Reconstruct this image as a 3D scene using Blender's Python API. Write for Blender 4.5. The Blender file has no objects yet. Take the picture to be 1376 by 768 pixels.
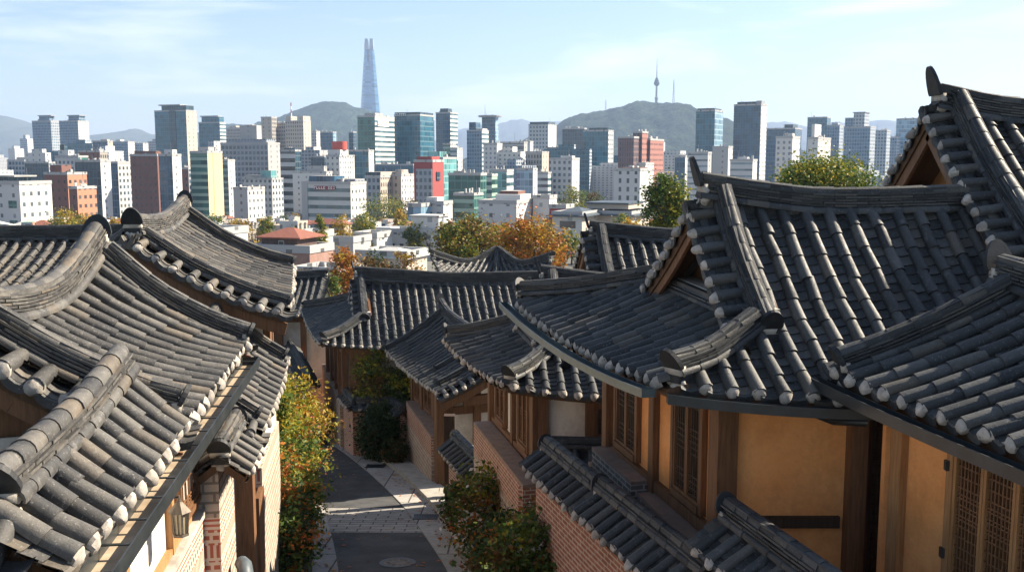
import bpy, math, random
from mathutils import Vector, Matrix, noise
R = math.radians
random.seed(7)
scn = bpy.context.scene
COL = scn.collection

# ------------------------------------------------------------------ camera, sky, sun, exposure
CZ = 40.0                    # height of the viewpoint above the city plain
PITCH = 7.2
cam_d = bpy.data.cameras.new("camera")
cam = bpy.data.objects.new("camera", cam_d)
COL.objects.link(cam)
cam.location = (0, 0, CZ)
cam.rotation_euler = (R(90 - PITCH), 0, 0)
cam_d.sensor_width = 36
cam_d.lens = 35
cam_d.clip_start = 0.1
cam_d.clip_end = 60000
scn.camera = cam

SUN_EL, SUN_AZ = 35.0, 24.0      # azimuth measured from +X towards +Y
sdir = Vector((math.cos(R(SUN_EL)) * math.cos(R(SUN_AZ)), math.cos(R(SUN_EL)) * math.sin(R(SUN_AZ)), math.sin(R(SUN_EL))))
world = bpy.data.worlds.new("World")
scn.world = world
world.use_nodes = True
wn, wl = world.node_tree.nodes, world.node_tree.links
wn.clear()
w_out = wn.new("ShaderNodeOutputWorld")
w_bg = wn.new("ShaderNodeBackground")
w_bg.inputs[1].default_value = 0.056
sky = wn.new("ShaderNodeTexSky")
sky.sky_type = 'NISHITA'
sky.sun_disc = False
sky.sun_elevation = R(SUN_EL)
sky.sun_rotation = R(90 - SUN_AZ)
sky.altitude = 50
sky.air_density = 1.0
sky.dust_density = 0.5
sky.ozone_density = 1.7
# thin high cloud: stretched noise on the view direction
tc = wn.new("ShaderNodeTexCoord")
mp = wn.new("ShaderNodeMapping")
mp.inputs['Scale'].default_value = (2.2, 2.2, 13.0)
mp.inputs['Location'].default_value = (3.1, 1.7, 0.4)
cn = wn.new("ShaderNodeTexNoise")
cn.inputs['Scale'].default_value = 1.5
cn.inputs['Detail'].default_value = 7
cn.inputs['Roughness'].default_value = 0.56
cn.inputs['Distortion'].default_value = 0.35
cr = wn.new("ShaderNodeValToRGB")
cr.color_ramp.elements[0].position = 0.50
cr.color_ramp.elements[0].color = (0, 0, 0, 1)
cr.color_ramp.elements[1].position = 0.76
cr.color_ramp.elements[1].color = (0.8, 0.8, 0.8, 1)
mix = wn.new("ShaderNodeMix")
mix.data_type = 'RGBA'
mix.inputs['B'].default_value = (9.0, 9.2, 9.4, 1)
wl.new(tc.outputs['Generated'], mp.inputs['Vector'])
wl.new(mp.outputs['Vector'], cn.inputs['Vector'])
wl.new(cn.outputs['Fac'], cr.inputs['Fac'])
wl.new(cr.outputs['Color'], mix.inputs['Factor'])
wl.new(sky.outputs['Color'], mix.inputs['A'])
wl.new(mix.outputs['Result'], w_bg.inputs['Color'])
wl.new(w_bg.outputs['Background'], w_out.inputs['Surface'])

sun_d = bpy.data.lights.new("sun", 'SUN')
sun_d.energy = 5.0
sun_d.angle = R(0.55)
sun_d.color = (1.0, 0.88, 0.70)
sun = bpy.data.objects.new("sun", sun_d)
COL.objects.link(sun)
sun.location = sdir * 100 + Vector((0, 0, CZ))
sun.rotation_euler = (-sdir).to_track_quat('-Z', 'Y').to_euler()

vs = scn.view_settings
vs.view_transform = 'Standard'
vs.look = 'None'
vs.gamma = 1
vs.use_curve_mapping = False
vs.exposure = 1.58
HAZE = 0.00011
scn.cycles.max_bounces = 8
scn.cycles.volume_bounces = 0
scn.cycles.use_denoising = True

# ------------------------------------------------------------------ measuring helpers
F_ = 1376 * 35 / 36
CP, SP = math.cos(R(PITCH)), math.sin(R(PITCH))
def ray(px, py):
    u, v = (px - 688) / F_, (py - 384) / F_
    return Vector((u, CP - v * SP, -(SP + v * CP)))
def PY(px, py, Y):
    r = ray(px, py)
    d = Y / r.y
    return Vector((r.x * d, Y, CZ + r.z * d))
def V(x, y, z):              # z measured from eye level
    return Vector((x, y, z + CZ))
GT = [(-60, -3), (0, -5.72), (40, -10.92), (60, -13), (100, -16), (150, -19), (220, -21), (300, -25), (450, -34), (600, -39), (1e6, -39)]
def gz(Y):                   # height of the ground
    for (a, za), (b, zb) in zip(GT, GT[1:]):
        if Y <= b:
            return za + (zb - za) * max(0, (Y - a)) / (b - a) + CZ
    return CZ - 39
def sz(Y):                   # height of the street surface
    return CZ - 5.6 - 0.13 * Y

# ------------------------------------------------------------------ materials
MATS = {}
class NT:
    def __init__(s, name):
        s.m = bpy.data.materials.new(name)
        s.m.use_nodes = True
        s.n = s.m.node_tree.nodes
        s.l = s.m.node_tree.links
        s.b = s.n["Principled BSDF"]
    def node(s, t, **kw):
        n = s.n.new(t)
        for k, v in kw.items():
            if k in n.inputs: n.inputs[k].default_value = v
            else: setattr(n, k, v)
        return n
    def link(s, a, b): s.l.new(a, b)
    def coord(s, which='Object'):
        return s.node("ShaderNodeTexCoord").outputs[which]
    def noise(s, scale, detail=4, rough=.55, vec=None, which='Object'):
        n = s.node("ShaderNodeTexNoise", Scale=scale, Detail=detail, Roughness=rough)
        s.link(vec if vec is not None else s.coord(which), n.inputs['Vector'])
        return n.outputs['Fac']
    def ramp(s, fac, stops):
        r = s.node("ShaderNodeValToRGB")
        e = r.color_ramp.elements
        while len(e) < len(stops): e.new(0.5)
        for i, (p, c) in enumerate(stops):
            e[i].position = p
            e[i].color = (*c, 1) if len(c) == 3 else c
        s.link(fac, r.inputs['Fac'])
        return r.outputs['Color']
    def mix(s, fac, a, b, mode='MIX'):
        m = s.node("ShaderNodeMix", data_type='RGBA', blend_type=mode)
        for key, val in (('Factor', fac), ('A', a), ('B', b)):
            if hasattr(val, 'is_linked') or hasattr(val, 'links'): s.link(val, m.inputs[key])
            elif key == 'Factor': m.inputs[key].default_value = val
            else: m.inputs[key].default_value = (*val, 1)
        return m.outputs['Result']
    def math(s, op, a, b=None, c=None):
        m = s.node("ShaderNodeMath", operation=op)
        for i, val in enumerate((a, b, c)):
            if val is None: continue
            if hasattr(val, 'links'): s.link(val, m.inputs[i])
            else: m.inputs[i].default_value = val
        return m.outputs[0]
    def bump(s, h, strength=.3, dist=.02):
        b = s.node("ShaderNodeBump", Strength=strength, Distance=dist)
        s.link(h, b.inputs['Height'])
        s.link(b.outputs['Normal'], s.b.inputs['Normal'])
    def done(s, color=None, rough=.7, spec=.4, metal=0):
        if color is not None:
            if hasattr(color, 'links'): s.link(color, s.b.inputs['Base Color'])
            else: s.b.inputs['Base Color'].default_value = (*color, 1)
        if hasattr(rough, 'links'): s.link(rough, s.b.inputs['Roughness'])
        else: s.b.inputs['Roughness'].default_value = rough
        s.b.inputs['Specular IOR Level'].default_value = spec
        s.b.inputs['Metallic'].default_value = metal
        return s.m

def isl(t):
    return t.node("ShaderNodeNewGeometry").outputs['Random Per Island']

def mat_tile(name, dark, mid, light, brown, amount):
    t = NT(name)
    r = isl(t)
    c = t.ramp(r, [(0, dark), (.45, mid), (.8, light), (.9, brown), (1, mid)])
    n1 = t.noise(2.3, 5, .6)
    c = t.mix(t.math('MULTIPLY', t.math('SMOOTH_MIN', t.math('MAXIMUM', t.math('SUBTRACT', n1, .45), 0), .3, .1), amount), c, brown)
    n2 = t.noise(38, 3, .7)
    c = t.mix(t.math('MULTIPLY', t.math('GREATER_THAN', n2, .63), .42), c, tuple(k * 2.6 + .02 for k in light))
    n5 = t.noise(5.5, 6, .75)
    c = t.mix(t.math('MULTIPLY', t.math('MINIMUM', t.math('MULTIPLY', t.math('MAXIMUM', t.math('SUBTRACT', n5, .58), 0), 9), 1), .45), c, tuple(k * 2.1 + .015 for k in light))
    n3 = t.noise(9, 5, .7)
    c = t.mix(.8, c, t.mix(n3, (.10, .10, .10), (1.9, 1.9, 1.9)), 'MULTIPLY')
    n4 = t.noise(70, 3, .8)
    c = t.mix(.5, c, t.mix(n4, (.35, .35, .35), (1.65, 1.65, 1.65)), 'MULTIPLY')
    t.bump(t.noise(45, 5, .75), .6, .008)
    return t.done(c, t.ramp(n3, [(.3, (.46,) * 3), (.7, (.75,) * 3)]), .4)

def mat_noise(name, a, b, scale=6, rough=.8, bump=.2, bs=40, spec=.3, metal=0, stain=None):
    t = NT(name)
    c = t.ramp(t.noise(scale, 6, .62), [(.32, a), (.68, b)])
    if stain:
        n = t.noise(1.3, 5, .6)
        c = t.mix(t.math('MULTIPLY', t.math('MAXIMUM', t.math('SUBTRACT', n, .48), 0), 3.0), c, stain)
    if bump: t.bump(t.noise(bs, 4, .7), bump, .01)
    return t.done(c, rough, spec, metal)

def mat_wood(name, a, b, s=(3, 3, 22)):
    t = NT(name)
    mpn = t.node("ShaderNodeMapping")
    mpn.inputs['Scale'].default_value = (22, 22, 1.6)
    t.link(t.coord(), mpn.inputs['Vector'])
    n = t.noise(1.5, 6, .65, vec=mpn.outputs['Vector'])
    c = t.ramp(n, [(.3, a), (.7, b)])
    c = t.mix(.5, c, t.mix(t.noise(1.1, 4), (.35, .35, .35), (1.5, 1.5, 1.5)), 'MULTIPLY')
    t.bump(n, .25, .01)
    return t.done(c, .62, .35)

def mat_brick(name, c1, c2, mortar, bw=.22, bh=.075, ms=.012, rough=.85, off=.5):
    t = NT(name)
    b = t.node("ShaderNodeTexBrick", offset=off)
    b.inputs['Scale'].default_value = 1
    b.inputs['Color1'].default_value = (*c1, 1)
    b.inputs['Color2'].default_value = (*c2, 1)
    b.inputs['Mortar'].default_value = (*mortar, 1)
    b.inputs['Mortar Size'].default_value = ms
    b.inputs['Mortar Smooth'].default_value = .15
    b.inputs['Brick Width'].default_value = bw
    b.inputs['Row Height'].default_value = bh
    t.link(t.coord('UV'), b.inputs['Vector'])
    c = t.mix(.7, b.outputs['Color'], t.mix(t.noise(7, 5, .65), (.35, .35, .35), (1.55, 1.5, 1.45)), 'MULTIPLY')
    c = t.mix(.55, c, t.mix(t.noise(.9, 5, .7), (.35, .34, .33), (1.5, 1.5, 1.5)), 'MULTIPLY')
    t.bump(b.outputs['Fac'], -.5, .008)
    return t.done(c, rough, .25)

M = {}
M['tile'] = mat_tile('grey_roof_tile', (.017, .019, .021), (.033, .036, .039), (.066, .068, .069), (.08, .072, .06), .7)
M['tile_worn_sunlit'] = mat_tile('weathered_sunlit_roof_tile', (.030, .030, .031), (.060, .058, .055), (.105, .099, .09), (.118, .096, .072), .7)  # browner patina on the left roofs, their sunlit lightness put into the colour too
M['crest'] = mat_noise('dark_crest_tile', (.012, .013, .015), (.03, .032, .035), 9, .55, .3, 40)  # darker than other tiles, with the shade on its face in the colour
M['cap'] = mat_noise('plaster_cap', (.25, .225, .20), (.50, .455, .40), 14, .9, .5, 50, stain=(.17, .15, .13))
M['lime'] = mat_noise('lime_plaster', (.30, .275, .24), (.52, .48, .42), 5, .9, .6, 22, stain=(.2, .18, .16))

def mat_plaster(name, a, b, dirt):
    t = NT(name)
    c = t.ramp(t.noise(1.6, 7, .66), [(.3, a), (.7, b)])
    st = t.node("ShaderNodeMapping")
    st.inputs['Scale'].default_value = (1.8, 1.8, 1.1)
    t.link(t.coord(), st.inputs['Vector'])
    n = t.noise(1.2, 6, .65, vec=st.outputs['Vector'])
    c = t.mix(t.math('MULTIPLY', t.math('MAXIMUM', t.math('SUBTRACT', n, .50), 0), 3.2), c, dirt)
    n = t.noise(.9, 5, .7)
    c = t.mix(t.math('MULTIPLY', t.math('MAXIMUM', t.math('SUBTRACT', n, .52), 0), 3.5), c, dirt)
    n = t.noise(24, 4, .75)
    c = t.mix(.35, c, t.mix(n, (.5, .5, .5), (1.5, 1.5, 1.5)), 'MULTIPLY')
    t.bump(t.noise(18, 6, .75), .35, .012)
    return t.done(c, .92, .2)
M['white_wall'] = mat_plaster('white_plaster_wall', (.62, .58, .51), (.76, .72, .65), (.42, .36, .29))
M['ochre'] = mat_plaster('ochre_plaster_wall', (.80, .33, .105), (.86, .41, .155), (.58, .235, .075))
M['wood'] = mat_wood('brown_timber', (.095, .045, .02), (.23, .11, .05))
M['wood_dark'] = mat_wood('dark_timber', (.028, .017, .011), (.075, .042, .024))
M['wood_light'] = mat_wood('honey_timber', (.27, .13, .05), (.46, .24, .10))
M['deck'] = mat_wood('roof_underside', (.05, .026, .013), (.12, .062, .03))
M['paper'] = mat_noise('dark_window_paper', (.05, .035, .022), (.11, .075, .045), 3, .6, 0)
M['wood_pane'] = mat_wood('brown_shutter_board', (.12, .055, .022), (.24, .12, .05))
M['metal_dark'] = mat_noise('dark_gutter_metal', (.012, .016, .018), (.03, .036, .04), 5, .38, 0, spec=.6)
M['metal_teal'] = mat_noise('teal_gutter_metal', (.035, .06, .07), (.07, .10, .11), 4, .35, 0, spec=.6, metal=.3)
M['metal_tan'] = mat_noise('tan_gutter_bottom', (.33, .26, .18), (.48, .39, .28), 7, .6, 0, stain=(.2, .13, .08))
M['stone'] = mat_noise('pale_stone', (.27, .25, .22), (.40, .37, .33), 4, .85, .3, 30)
M['ledge'] = mat_noise('brown_ledge', (.22, .15, .115), (.31, .22, .17), 6, .85, .25, 40)
M['red_brick'] = mat_brick('red_brick', (.37, .155, .10), (.28, .115, .075), (.52, .43, .35))
M['grey_brick'] = mat_brick('grey_brick', (.13, .125, .12), (.2, .185, .17), (.46, .42, .37), .23, .085, .014)
M['pale_block'] = mat_brick('pale_granite_block', (.46, .41, .35), (.38, .33, .28), (.20, .15, .11), .34, .16, .014)
M['pink_block'] = mat_brick('pink_granite_block', (.40, .29, .225), (.33, .235, .18), (.52, .46, .40), .27, .13, .016)
M['asphalt'] = mat_noise('asphalt', (.045, .046, .048), (.085, .085, .086), 1.6, .85, .5, 90, stain=(.03, .03, .031))
M['gutter_stone'] = None

def mat_flag(name, c1, c2, mortar, bw, bh, ms):
    m = mat_brick(name, c1, c2, mortar, bw, bh, ms)
    return m
M['kerb'] = mat_flag('granite_kerb', (.29, .28, .265), (.36, .345, .325), (.08, .075, .07), .9, 5, .02)
M['paving'] = mat_flag('granite_paving', (.27, .26, .245), (.34, .325, .305), (.07, .065, .06), .55, .22, .016)

def mat_leaf(name, cols, trans=.35):
    t = NT(name)
    r = isl(t)
    n = len(cols)
    c = t.ramp(r, [(i / max(1, n - 1), cc) for i, cc in enumerate(cols)])
    t.done(c, .55, .3)
    tr = t.node("ShaderNodeBsdfTranslucent")
    t.link(c, tr.inputs['Color'])
    ms = t.node("ShaderNodeMixShader", Fac=trans)
    t.link(t.b.outputs[0], ms.inputs[1])
    t.link(tr.outputs[0], ms.inputs[2])
    t.link(ms.outputs[0], t.n['Material Output'].inputs['Surface'])
    return t.m
M['leaf_green'] = mat_leaf('green_leaves', [(.025, .055, .012), (.05, .10, .02), (.09, .14, .025), (.14, .17, .03)])
M['leaf_dark'] = mat_leaf('dark_leaves', [(.014, .03, .010), (.03, .055, .016), (.05, .075, .02)])
M['leaf_lime'] = mat_leaf('yellow_green_leaves', [(.08, .12, .016), (.17, .19, .02), (.28, .25, .025), (.42, .30, .03)])
M['leaf_yellow'] = mat_leaf('yellow_leaves', [(.20, .17, .018), (.36, .25, .02), (.48, .30, .025), (.34, .17, .02)])
M['leaf_orange'] = mat_leaf('orange_leaves', [(.12, .09, .015), (.36, .14, .018), (.46, .11, .02), (.40, .20, .025), (.26, .05, .015)])
M['leaf_rust'] = mat_leaf('rusty_leaves', [(.05, .045, .014), (.13, .065, .018), (.20, .08, .02), (.08, .09, .02), (.25, .13, .04)])
M['petal'] = mat_leaf('white_petals', [(.6, .55, .52), (.75, .7, .68)])
M['bark'] = mat_noise('bark', (.05, .035, .025), (.13, .10, .075), 12, .9, .5, 30)

# ------------------------------------------------------------------ mesh builder and object helpers
class MB:
    def __init__(s): s.v, s.f, s.m = [], [], []
    def add(s, vs, fs, mi=0):
        o = len(s.v)
        s.v.extend(vs)
        for f in fs:
            s.f.append([i + o for i in f])
            s.m.append(mi)
    def box(s, c, hx, hy, hz, X=Vector((1, 0, 0)), Yv=Vector((0, 1, 0)), Z=Vector((0, 0, 1)), mi=0):
        vs = [c + X * (a * hx) + Yv * (b * hy) + Z * (d * hz) for d in (-1, 1) for b in (-1, 1) for a in (-1, 1)]
        s.add(vs, [(0, 2, 3, 1), (4, 5, 7, 6), (0, 1, 5, 4), (2, 6, 7, 3), (0, 4, 6, 2), (1, 3, 7, 5)], mi)
    def seg(s, p0, p1, t, z0, z1, mi=0, side=0):
        """upright slab from p0 to p1 (plan), thickness t, side: -1/0/1 shift to right/centre/left of the run"""
        a, b = Vector((p0[0], p0[1], 0)), Vector((p1[0], p1[1], 0))
        d = (b - a)
        n = Vector((-d.y, d.x, 0)).normalized()
        c = (a + b) / 2 + n * (side * t / 2)
        c.z = (z0 + z1) / 2
        s.box(c, d.length / 2, t / 2, (z1 - z0) / 2, d.normalized(), n, Vector((0, 0, 1)), mi)
    def beam(s, p0, p1, w, h, mi=0, up=Vector((0, 0, 1))):
        d = p1 - p0
        x = d.normalized()
        y = up.cross(x).normalized()
        z = x.cross(y)
        s.box((p0 + p1) / 2, d.length / 2, w / 2, h / 2, x, y, z, mi)
    def tube(s, pts, rads, n=8, mi=0, cap=True):
        rings = []
        for i, p in enumerate(pts):
            a = pts[max(0, i - 1)]
            b = pts[min(len(pts) - 1, i + 1)]
            d = (b - a).normalized()
            q = Vector((0, 0, 1)) if abs(d.z) < .9 else Vector((1, 0, 0))
            x = d.cross(q).normalized()
            y = d.cross(x)
            r = rads[i] if isinstance(rads, (list, tuple)) else rads
            rings.append([p + x * (r * math.cos(2 * math.pi * k / n)) + y * (r * math.sin(2 * math.pi * k / n)) for k in range(n)])
        vs = [q for rg in rings for q in rg]
        fs = []
        for i in range(len(pts) - 1):
            for k in range(n):
                k2 = (k + 1) % n
                fs.append((i * n + k, i * n + k2, (i + 1) * n + k2, (i + 1) * n + k))
        if cap:
            fs.append(tuple(range(n)))
            fs.append(tuple((len(pts) - 1) * n + k for k in range(n - 1, -1, -1)))
        s.add(vs, fs, mi)
    def blob(s, c, r, rnd, mi=0, sq=(1, 1, 1), jit=.18):
        vs, fs = [], []
        nu, nv = 9, 6
        for j in range(nv + 1):
            th = math.pi * j / nv
            for i in range(nu):
                ph = 2 * math.pi * i / nu
                k = r * (1 + rnd.uniform(-jit, jit))
                vs.append(c + Vector((math.sin(th) * math.cos(ph) * k * sq[0], math.sin(th) * math.sin(ph) * k * sq[1], math.cos(th) * k * sq[2])))
        for j in range(nv):
            for i in range(nu):
                i2 = (i + 1) % nu
                fs.append((j * nu + i, (j + 1) * nu + i, (j + 1) * nu + i2, j * nu + i2))
        s.add(vs, fs, mi)
    def build(s, name, mats, parent=None, uv=False, smooth=False):
        me = bpy.data.meshes.new(name)
        off = Vector((0, 0, 0))
        p = parent
        while p is not None:
            off += p.location
            p = p.parent
        me.from_pydata([tuple(q - off) for q in s.v], [], s.f)
        if not isinstance(mats, (list, tuple)): mats = [mats]
        for m in mats: me.materials.append(m)
        if len(mats) > 1: me.polygons.foreach_set('material_index', s.m)
        if uv:
            ul = me.uv_layers.new(name='UVMap')
            data = [0.0] * (2 * len(me.loops))
            for pl in me.polygons:
                n = pl.normal
                if abs(n.z) > .7: t, b = Vector((1, 0, 0)), Vector((0, 1, 0))
                else:
                    t = Vector((-n.y, n.x, 0)).normalized()
                    b = Vector((0, 0, 1))
                for li in pl.loop_indices:
                    co = me.vertices[me.loops[li].vertex_index].co
                    data[2 * li] = co.dot(t)
                    data[2 * li + 1] = co.dot(b)
            ul.data.foreach_set('uv', data)
        if smooth: me.polygons.foreach_set('use_smooth', [True] * len(me.polygons))
        me.update()
        o = bpy.data.objects.new(name, me)
        COL.objects.link(o)
        if parent is not None: o.parent = parent
        return o

def tag(o, label=None, cat=None, group=None, kind=None):
    if label: o['label'] = label
    if cat: o['category'] = cat
    if group: o['group'] = group
    if kind: o['kind'] = kind
    return o
def thing(name, loc, label, cat, group=None, rz=0):
    o = bpy.data.objects.new(name, None)
    o.empty_display_size = .2
    COL.objects.link(o)
    o.location = loc
    o.rotation_euler = (0, 0, rz)
    return tag(o, label, cat, group)
def copy_tree(o, parent=None):
    c = o.copy()
    COL.objects.link(c)
    if parent is not None: c.parent = parent
    for ch in list(o.children): copy_tree(ch, c)
    return c

# ------------------------------------------------------------------ tiled roofs
def lift(u, a, b):
    return a * max(0, 1 - u / .55) ** 2.2 + b * max(0, (u - .45) / .55) ** 2.2
def inside(poly, x, y):
    c = False
    n = len(poly)
    for i in range(n):
        x0, y0 = poly[i][0], poly[i][1]
        x1, y1 = poly[(i + 1) % n][0], poly[(i + 1) % n][1]
        if (y0 > y) != (y1 > y) and x < (x1 - x0) * (y - y0) / (y1 - y0) + x0: c = not c
    return c

class Slope:
    """A curved roof plane: E0-E1 is the eave, T0-T1 the parallel upper line."""
    def __init__(s, E0, E1, T0, T1, el=(.15, .15), tl=(0, 0), conc=.1):
        s.E0, s.E1, s.T0, s.T1, s.el, s.tl, s.conc = E0, E1, T0, T1, el, tl, conc
    def __call__(s, u, t):
        e = s.E0.lerp(s.E1, u)
        q = s.T0.lerp(s.T1, u)
        p = q.lerp(e, t)
        tt = min(1, max(0, t))
        p.z += lift(u, *s.el) * tt ** 1.5 + lift(u, *s.tl) * (1 - tt) ** 1.2 - s.conc * math.sin(math.pi * tt) * .9
        return p
    def ut(s, x, y):
        ex, ey = s.E1.x - s.E0.x, s.E1.y - s.E0.y
        sx, sy = s.T0.x - s.E0.x, s.T0.y - s.E0.y
        px, py = x - s.E0.x, y - s.E0.y
        D = ex * sy - ey * sx
        u = (px * sy - py * sx) / D
        w = (ex * py - ey * px) / D
        return u, 1 - w
    def at(s, x, y, dz=0):
        u, t = s.ut(x, y)
        p = s(min(1, max(0, u)), t)
        return Vector((x, y, p.z + dz))
    def frame(s, u, t):
        T = (s(u, t + .02) - s(u, t - .02)).normalized()
        B = (s(min(1, u + .01), t) - s(max(0, u - .01), t)).normalized()
        N = T.cross(B)
        if N.z < 0: N = -N
        N.normalize()
        B = N.cross(T).normalized()
        return T, B, N

def tiled(root, S, poly=None, pitch=.3, mats=None, seg=6, r=.075, tlen=.34, ex=.145, name='roof_slope',
          seed=1, deck=True, caps=True, drip=True, n=None, parent=None, capmat=None, slack=0):
    rnd = random.Random(seed)
    mats = mats or M['tile']
    mb = MB()
    L = (S.E1 - S.E0).length
    n = n or max(1, round(L / pitch))
    K = 100
    def tr(u):
        if poly is None: return 0, 1
        ins = [k for k in range(K) if (lambda p: inside(poly, p.x, p.y))(S(u, (k + .5) / K))]
        if not ins: return None
        t0, t1 = ins[0] / K, (ins[-1] + 1) / K
        return t0, t1
    dk = MB()
    half = pitch / 2 * (L / n / pitch)
    for i in range(n + 1):
        # trough tiles between the rows (one half width at each side edge)
        u = min(1, max(0, i / n))
        rg = tr(min(1 - .2 / n, max(.2 / n, u)))
        if rg:
            t0, t1 = rg
            D = (S(u, t1) - S(u, t0)).length
            if D > .12:
                nt = max(1, round(D / ex))
                for j in range(nt):
                    ta, tb = t0 + (t1 - t0) * j / nt, t0 + (t1 - t0) * (j + 1) / nt
                    T, B, N = S.frame(u, (ta + tb) / 2)
                    pa, pb = S(u, ta) , S(u, tb)
                    jx = rnd.uniform(-.008, .008)
                    jz = rnd.uniform(-.004, .004)
                    vs = []
                    xs = (-1, -.5, 0, .5, 1)
                    for (p, hz, back) in ((pa, 0.0, -.03), (pb, .024 + jz, .006)):
                        for x in xs:
                            vs.append(p + T * back + B * (x * half * .97 + jx) + N * (hz - .028 + .052 * x * x))
                    for x in xs:
                        vs.append(pb + T * .004 + B * (x * half * .97 + jx) + N * (-.008 - .034 + .052 * x * x))
                    fs = [(k, k + 1, 6 + k, 5 + k) for k in range(4)] + [(5 + k, 6 + k, 11 + k, 10 + k) for k in range(4)]
                    mb.add(vs, fs, 0)
                if drip and t1 > .985:
                    T, B, N = S.frame(u, t1)
                    p = S(u, t1)
                    vs = []
                    for (dt, dn) in ((.0, .022), (.035, .012), (.05, -.065), (.03, -.075)):
                        for x in (-1, -.5, 0, .5, 1):
                            vs.append(p + T * dt + B * (x * half * .96) + N * (dn - .028 + .06 * x * x))
                    mb.add(vs, [(a * 5 + k, a * 5 + k + 1, a * 5 + 6 + k, a * 5 + 5 + k) for a in range(3) for k in range(4)], 0)
        if i == n: break
        u = (i + .5) / n
        rg = tr(u)
        if not rg: continue
        t0, t1 = rg
        D = (S(u, t1) - S(u, t0)).length
        if D < .15: continue
        nt = max(1, round(D / tlen))
        ph = rnd.uniform(-.25, .25)
        for j in range(nt):
            ta = t0 + (t1 - t0) * (j + (ph if 0 < j else 0)) / nt
            tb = t0 + (t1 - t0) * (j + 1 + (ph if j + 1 < nt else 0)) / nt
            T, B, N = S.frame(u, (ta + tb) / 2)
            pa, pb = S(u, ta), S(u, tb)
            jx, jx2 = rnd.gauss(0, .009), rnd.gauss(0, .009)
            k0 = r * rnd.uniform(.95, 1.0)
            vs = []
            for (p, rr, jj, dz, dt) in ((pa, k0 * .93, jx, .0, -.02), (pb, k0 * 1.06, jx2, .008 + rnd.uniform(0, .006), .012)):
                for q in range(seg + 1):
                    a = math.pi * (-.06 + 1.12 * q / seg)
                    vs.append(p + T * dt + B * (rr * math.cos(a) + jj) + N * (.028 + dz + rr * math.sin(a)))
            for q in range(seg + 1):
                a = math.pi * (-.06 + 1.12 * q / seg)
                vs.append(pb + T * .010 + B * (k0 * .82 * math.cos(a) + jx2) + N * (.028 + k0 * .82 * math.sin(a)))
            w = seg + 1
            fs = [(q, q + 1, w + q + 1, w + q) for q in range(seg)] + [(w + q, w + q + 1, 2 * w + q + 1, 2 * w + q) for q in range(seg)]
            mb.add(vs, fs, 0)
        if caps and t1 > .985:
            T, B, N = S.frame(u, t1)
            p = S(u, t1) + N * .024
            vs = []
            rr = r * rnd.uniform(.98, 1.1)
            Lc = rnd.uniform(.045, .12)
            tw = rnd.uniform(-.035, .035)
            for (dt, k) in ((-.012, 1.02), (Lc * .45, .93), (Lc * .85, .62), (Lc, .22)):
                for q in range(9):
                    a = 2 * math.pi * q / 9
                    kk = k * rr * (1 + rnd.uniform(-.12, .12))
                    vs.append(p + T * (dt + rnd.uniform(-.006, .006)) + B * (kk * math.cos(a) + tw * dt / Lc) + N * (kk * math.sin(a) * .95 - .016 * dt / Lc))
            fs = [(a * 9 + q, a * 9 + (q + 1) % 9, a * 9 + 9 + (q + 1) % 9, a * 9 + 9 + q) for a in range(3) for q in range(9)] + [tuple(27 + q for q in range(9))]
            mb.add(vs, fs, 1)
        if deck:
            for j in range(5):
                ta, tb = t0 + (t1 - t0) * j / 5, t0 + (t1 - t0) * (j + 1) / 5
                ua, ub = i / n, (i + 1) / n
                T, B, N = S.frame(u, (ta + tb) / 2)
                q = [S(ua, ta), S(ub, ta), S(ub, tb), S(ua, tb)]
                o1, o2 = N * -.055, N * -.15
                vs = [p + o1 for p in q] + [p + o2 for p in q]
                fs = [(0, 1, 2, 3), (4, 5, 6, 7)]
                if j == 4: fs.append((2, 3, 7, 6))
                if j == 0: fs.append((0, 1, 5, 4))
                if i == 0: fs.append((0, 3, 7, 4))
                if i == n - 1: fs.append((1, 2, 6, 5))
                dk.add(vs, fs, 0)
    if not mb.f: return None
    o = mb.build(name, [mats, capmat or M['cap']], parent or root, smooth=True)
    o.data.set_sharp_from_angle(angle=R(38))
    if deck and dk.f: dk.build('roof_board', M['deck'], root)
    return o

def crom(ctrl, per=12):
    if len(ctrl) == 2: return [ctrl[0].lerp(ctrl[1], k / per) for k in range(per + 1)]
    P = [2 * ctrl[0] - ctrl[1]] + list(ctrl) + [2 * ctrl[-1] - ctrl[-2]]
    out = []
    for i in range(1, len(P) - 2):
        a, b, c, d = P[i - 1:i + 3]
        for k in range(per):
            t = k / per
            out.append(.5 * (2 * b + (c - a) * t + (2 * a - 5 * b + 4 * c - d) * t * t + (3 * b - a - 3 * c + d) * t ** 3))
    out.append(P[-2].copy())
    return out
class Path:
    def __init__(s, ctrl):
        s.p = crom(ctrl)
        s.d = [0]
        for a, b in zip(s.p, s.p[1:]): s.d.append(s.d[-1] + (b - a).length)
        s.L = s.d[-1]
    def __call__(s, x):
        if x <= 0: return s.p[0] + (s.p[0] - s.p[1]).normalized() * -x
        if x >= s.L: return s.p[-1] + (s.p[-1] - s.p[-2]).normalized() * (x - s.L)
        for i in range(len(s.d) - 1):
            if s.d[i + 1] >= x:
                return s.p[i].lerp(s.p[i + 1], (x - s.d[i]) / max(1e-9, s.d[i + 1] - s.d[i]))
    def frame(s, x):
        T = (s(x + .03) - s(x - .03)).normalized()
        B = Vector((0, 0, 1)).cross(T).normalized()
        return T, B, T.cross(B).normalized()

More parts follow.
